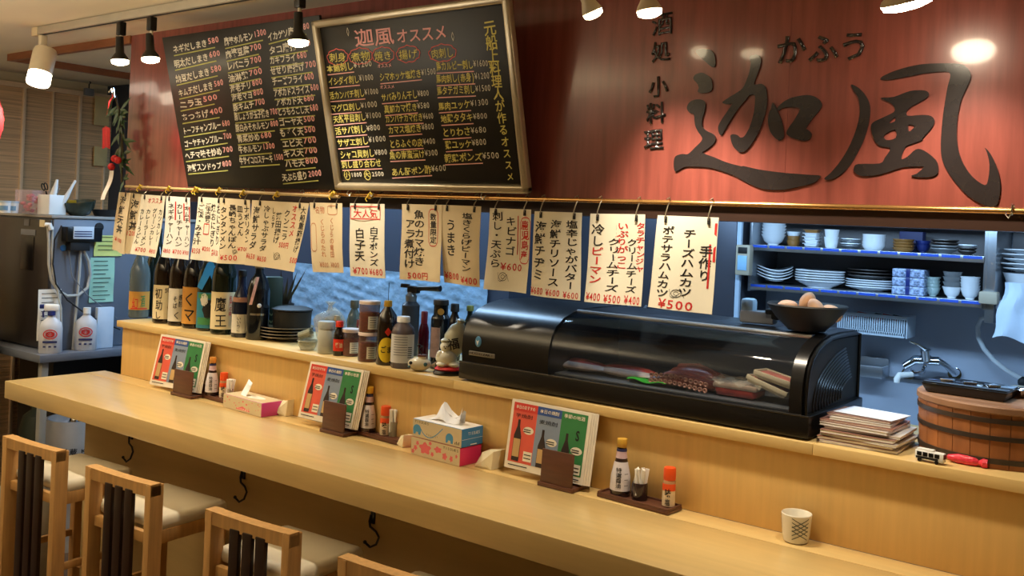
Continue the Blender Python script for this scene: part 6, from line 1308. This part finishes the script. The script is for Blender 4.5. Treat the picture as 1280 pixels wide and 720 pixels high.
B().lathe([(0, 0), (.06, 0), (.075, .035), (.072, .035), (.058, .005), (0, .005)], (0, 0, 0), 28).obj('pan_body', BLKM, t); B().tube([(.07, 0, .03), (.12, 0, .05), (.17, 0, .055)], .008, 8).obj('pan_handle', BLK, t)
p = ontop(112, -4.76); p.y += .0; t = thing('glass_cloche', 'rounded smoky glass shape between bowl and pan on the machine', 'lid', p+Vector((.0, -.02, 0))); B().ball((0, 0, .024), .024, 14, (1, 1, .95)).obj('glass_body', M('smoky_glass', (60, 66, 64), .1, coat=.5), t)
# beer dispenser at the left edge
dp = thing('beer_dispenser', 'beer dispenser with chrome taps at the left edge of the frame', 'dispenser', (-5.02, 2.06, 0), 0)
a = W(8, 340, Y=2.1)
B().box((-.12, .12, .5), (.42, .16, 1.0), .005).obj('stand_body', M('stand_steel', (84, 78, 72), .45, .3), dp); B().box((-.12, .12, 1.12), (.40, .15, .2), .01).obj('drip_cabinet', DKF, dp)
B().box((-.14, .13, 1.40), (.30, .10, .34), .01).obj('tower_body', M('tower_brown', (110, 80, 68), .35, .3), dp); B().box((-.14, .07, 1.5), (.12, .01, .1), .003).obj('red_badge', M('red_badge', (196, 40, 40), .4), dp)
for k, x in enumerate((-.05, .03)):
    B().tube([(x-.03, .08, 1.38), (x-.03, .02, 1.38), (x-.03, -.01, 1.35), (x-.03, -.015, 1.30)], [.014, .014, .010, .009], 10).obj('tap_spout', CHROME, dp); B().tube([(x-.03, .03, 1.39), (x-.03, .0, 1.48)], [.008, .013], 10).obj('tap_lever', [WHITE, RED][k], dp)
B().box((-.12, .02, 1.225), (.34, .12, .012), .003).obj('drip_tray', CHROME, dp)
# kegs
KS = M('keg_steel', (206, 208, 212), .3, .5, var=.06)
p = W(94, 552, Y=2.62); p = Vector((p.x+.02, 2.62, 0))
for k, (dx, dy, lab) in enumerate([(0, -.02, 'shiny steel beer keg with a red panel under the left end of the counter'),]):
    t = thing('beer_keg', lab, 'keg', (p.x+dx, p.y+dy-.0, 0)); b = B(); Hk = .66
    prf = [(0, .02), (.12, .02), (.13, 0), (.135, .0), (.14, .05), (.142, .12)]
    for q in range(1, 12):
        z = .12+(Hk-.24)*q/12; prf += [(.142 if q % 4 else .149, z)]
    prf += [(.142, Hk-.12), (.14, Hk-.05), (.135, Hk), (.125, Hk), (.122, Hk-.04), (.10, Hk-.05), (0, Hk-.05)]
    b.lathe(prf, (0, 0, 0), 36); b.obj('keg_shell', KS, t); B().lathe([(0, Hk-.05), (.03, Hk-.05), (.03, Hk-.02), (.02, Hk), (0, Hk)], (0, 0, 0), 20).obj('keg_valve', CHROME, t)
    aa = face_cam(p.x, p.y); l = band(.33, .42, .1505, aa-1.2, aa+1.2); l.obj('red_panel', M('red_keg_print', (170, 40, 40), .5), t)
    b = B(); hline(b, '要冷蔵', (-.09, .50), (.02, .50), .035, .02, .02); hline(b, 'KEG', (.04, .505), (.11, .505), .025, .02, 0); wrapmap(b, .150, .0012); b.map(lambda v: (v.x*math.cos(aa)-v.y*math.sin(aa), v.x*math.sin(aa)+v.y*math.cos(aa), v.z)); mark(b.obj('lettering', INK, t, smooth=False))
p = W(58, 560, Y=2.2)
t = thing('gas_cylinder', 'tall dark green gas cylinder beside the beer keg', 'cylinder', (W(74, 540, Y=2.52).x-.22, 2.50, 0)); B().lathe([(0, 0), (.07, 0), (.072, .01), (.072, .58), (.055, .65), (.02, .68), (.02, .72), (0, .72)], (0, 0, 0), 28).obj('cylinder_shell', M('dull_green_paint', (66, 72, 60), .5), t); B().box((0, 0, .735), (.05, .03, .04), .004).obj('valve', CHROME, t)
p = W(2, 640, Y=1.75); t = thing('plastic_sack', 'grey white plastic bag at the left edge beside the first chair', 'bag', (p.x-.42, 2.05, 0)); b = B(); b.ball((0, 0, .32), .32, 20, (.45, .45, 1)); b.map(lambda v: (v.x+.012*math.sin(30*v.z), v.y+.012*math.sin(25*v.z+20*v.x), max(0, v.z))); b.obj('sack_film', M('grey_white_film', (170, 168, 162), .4, bump=.6, scale=20), t)
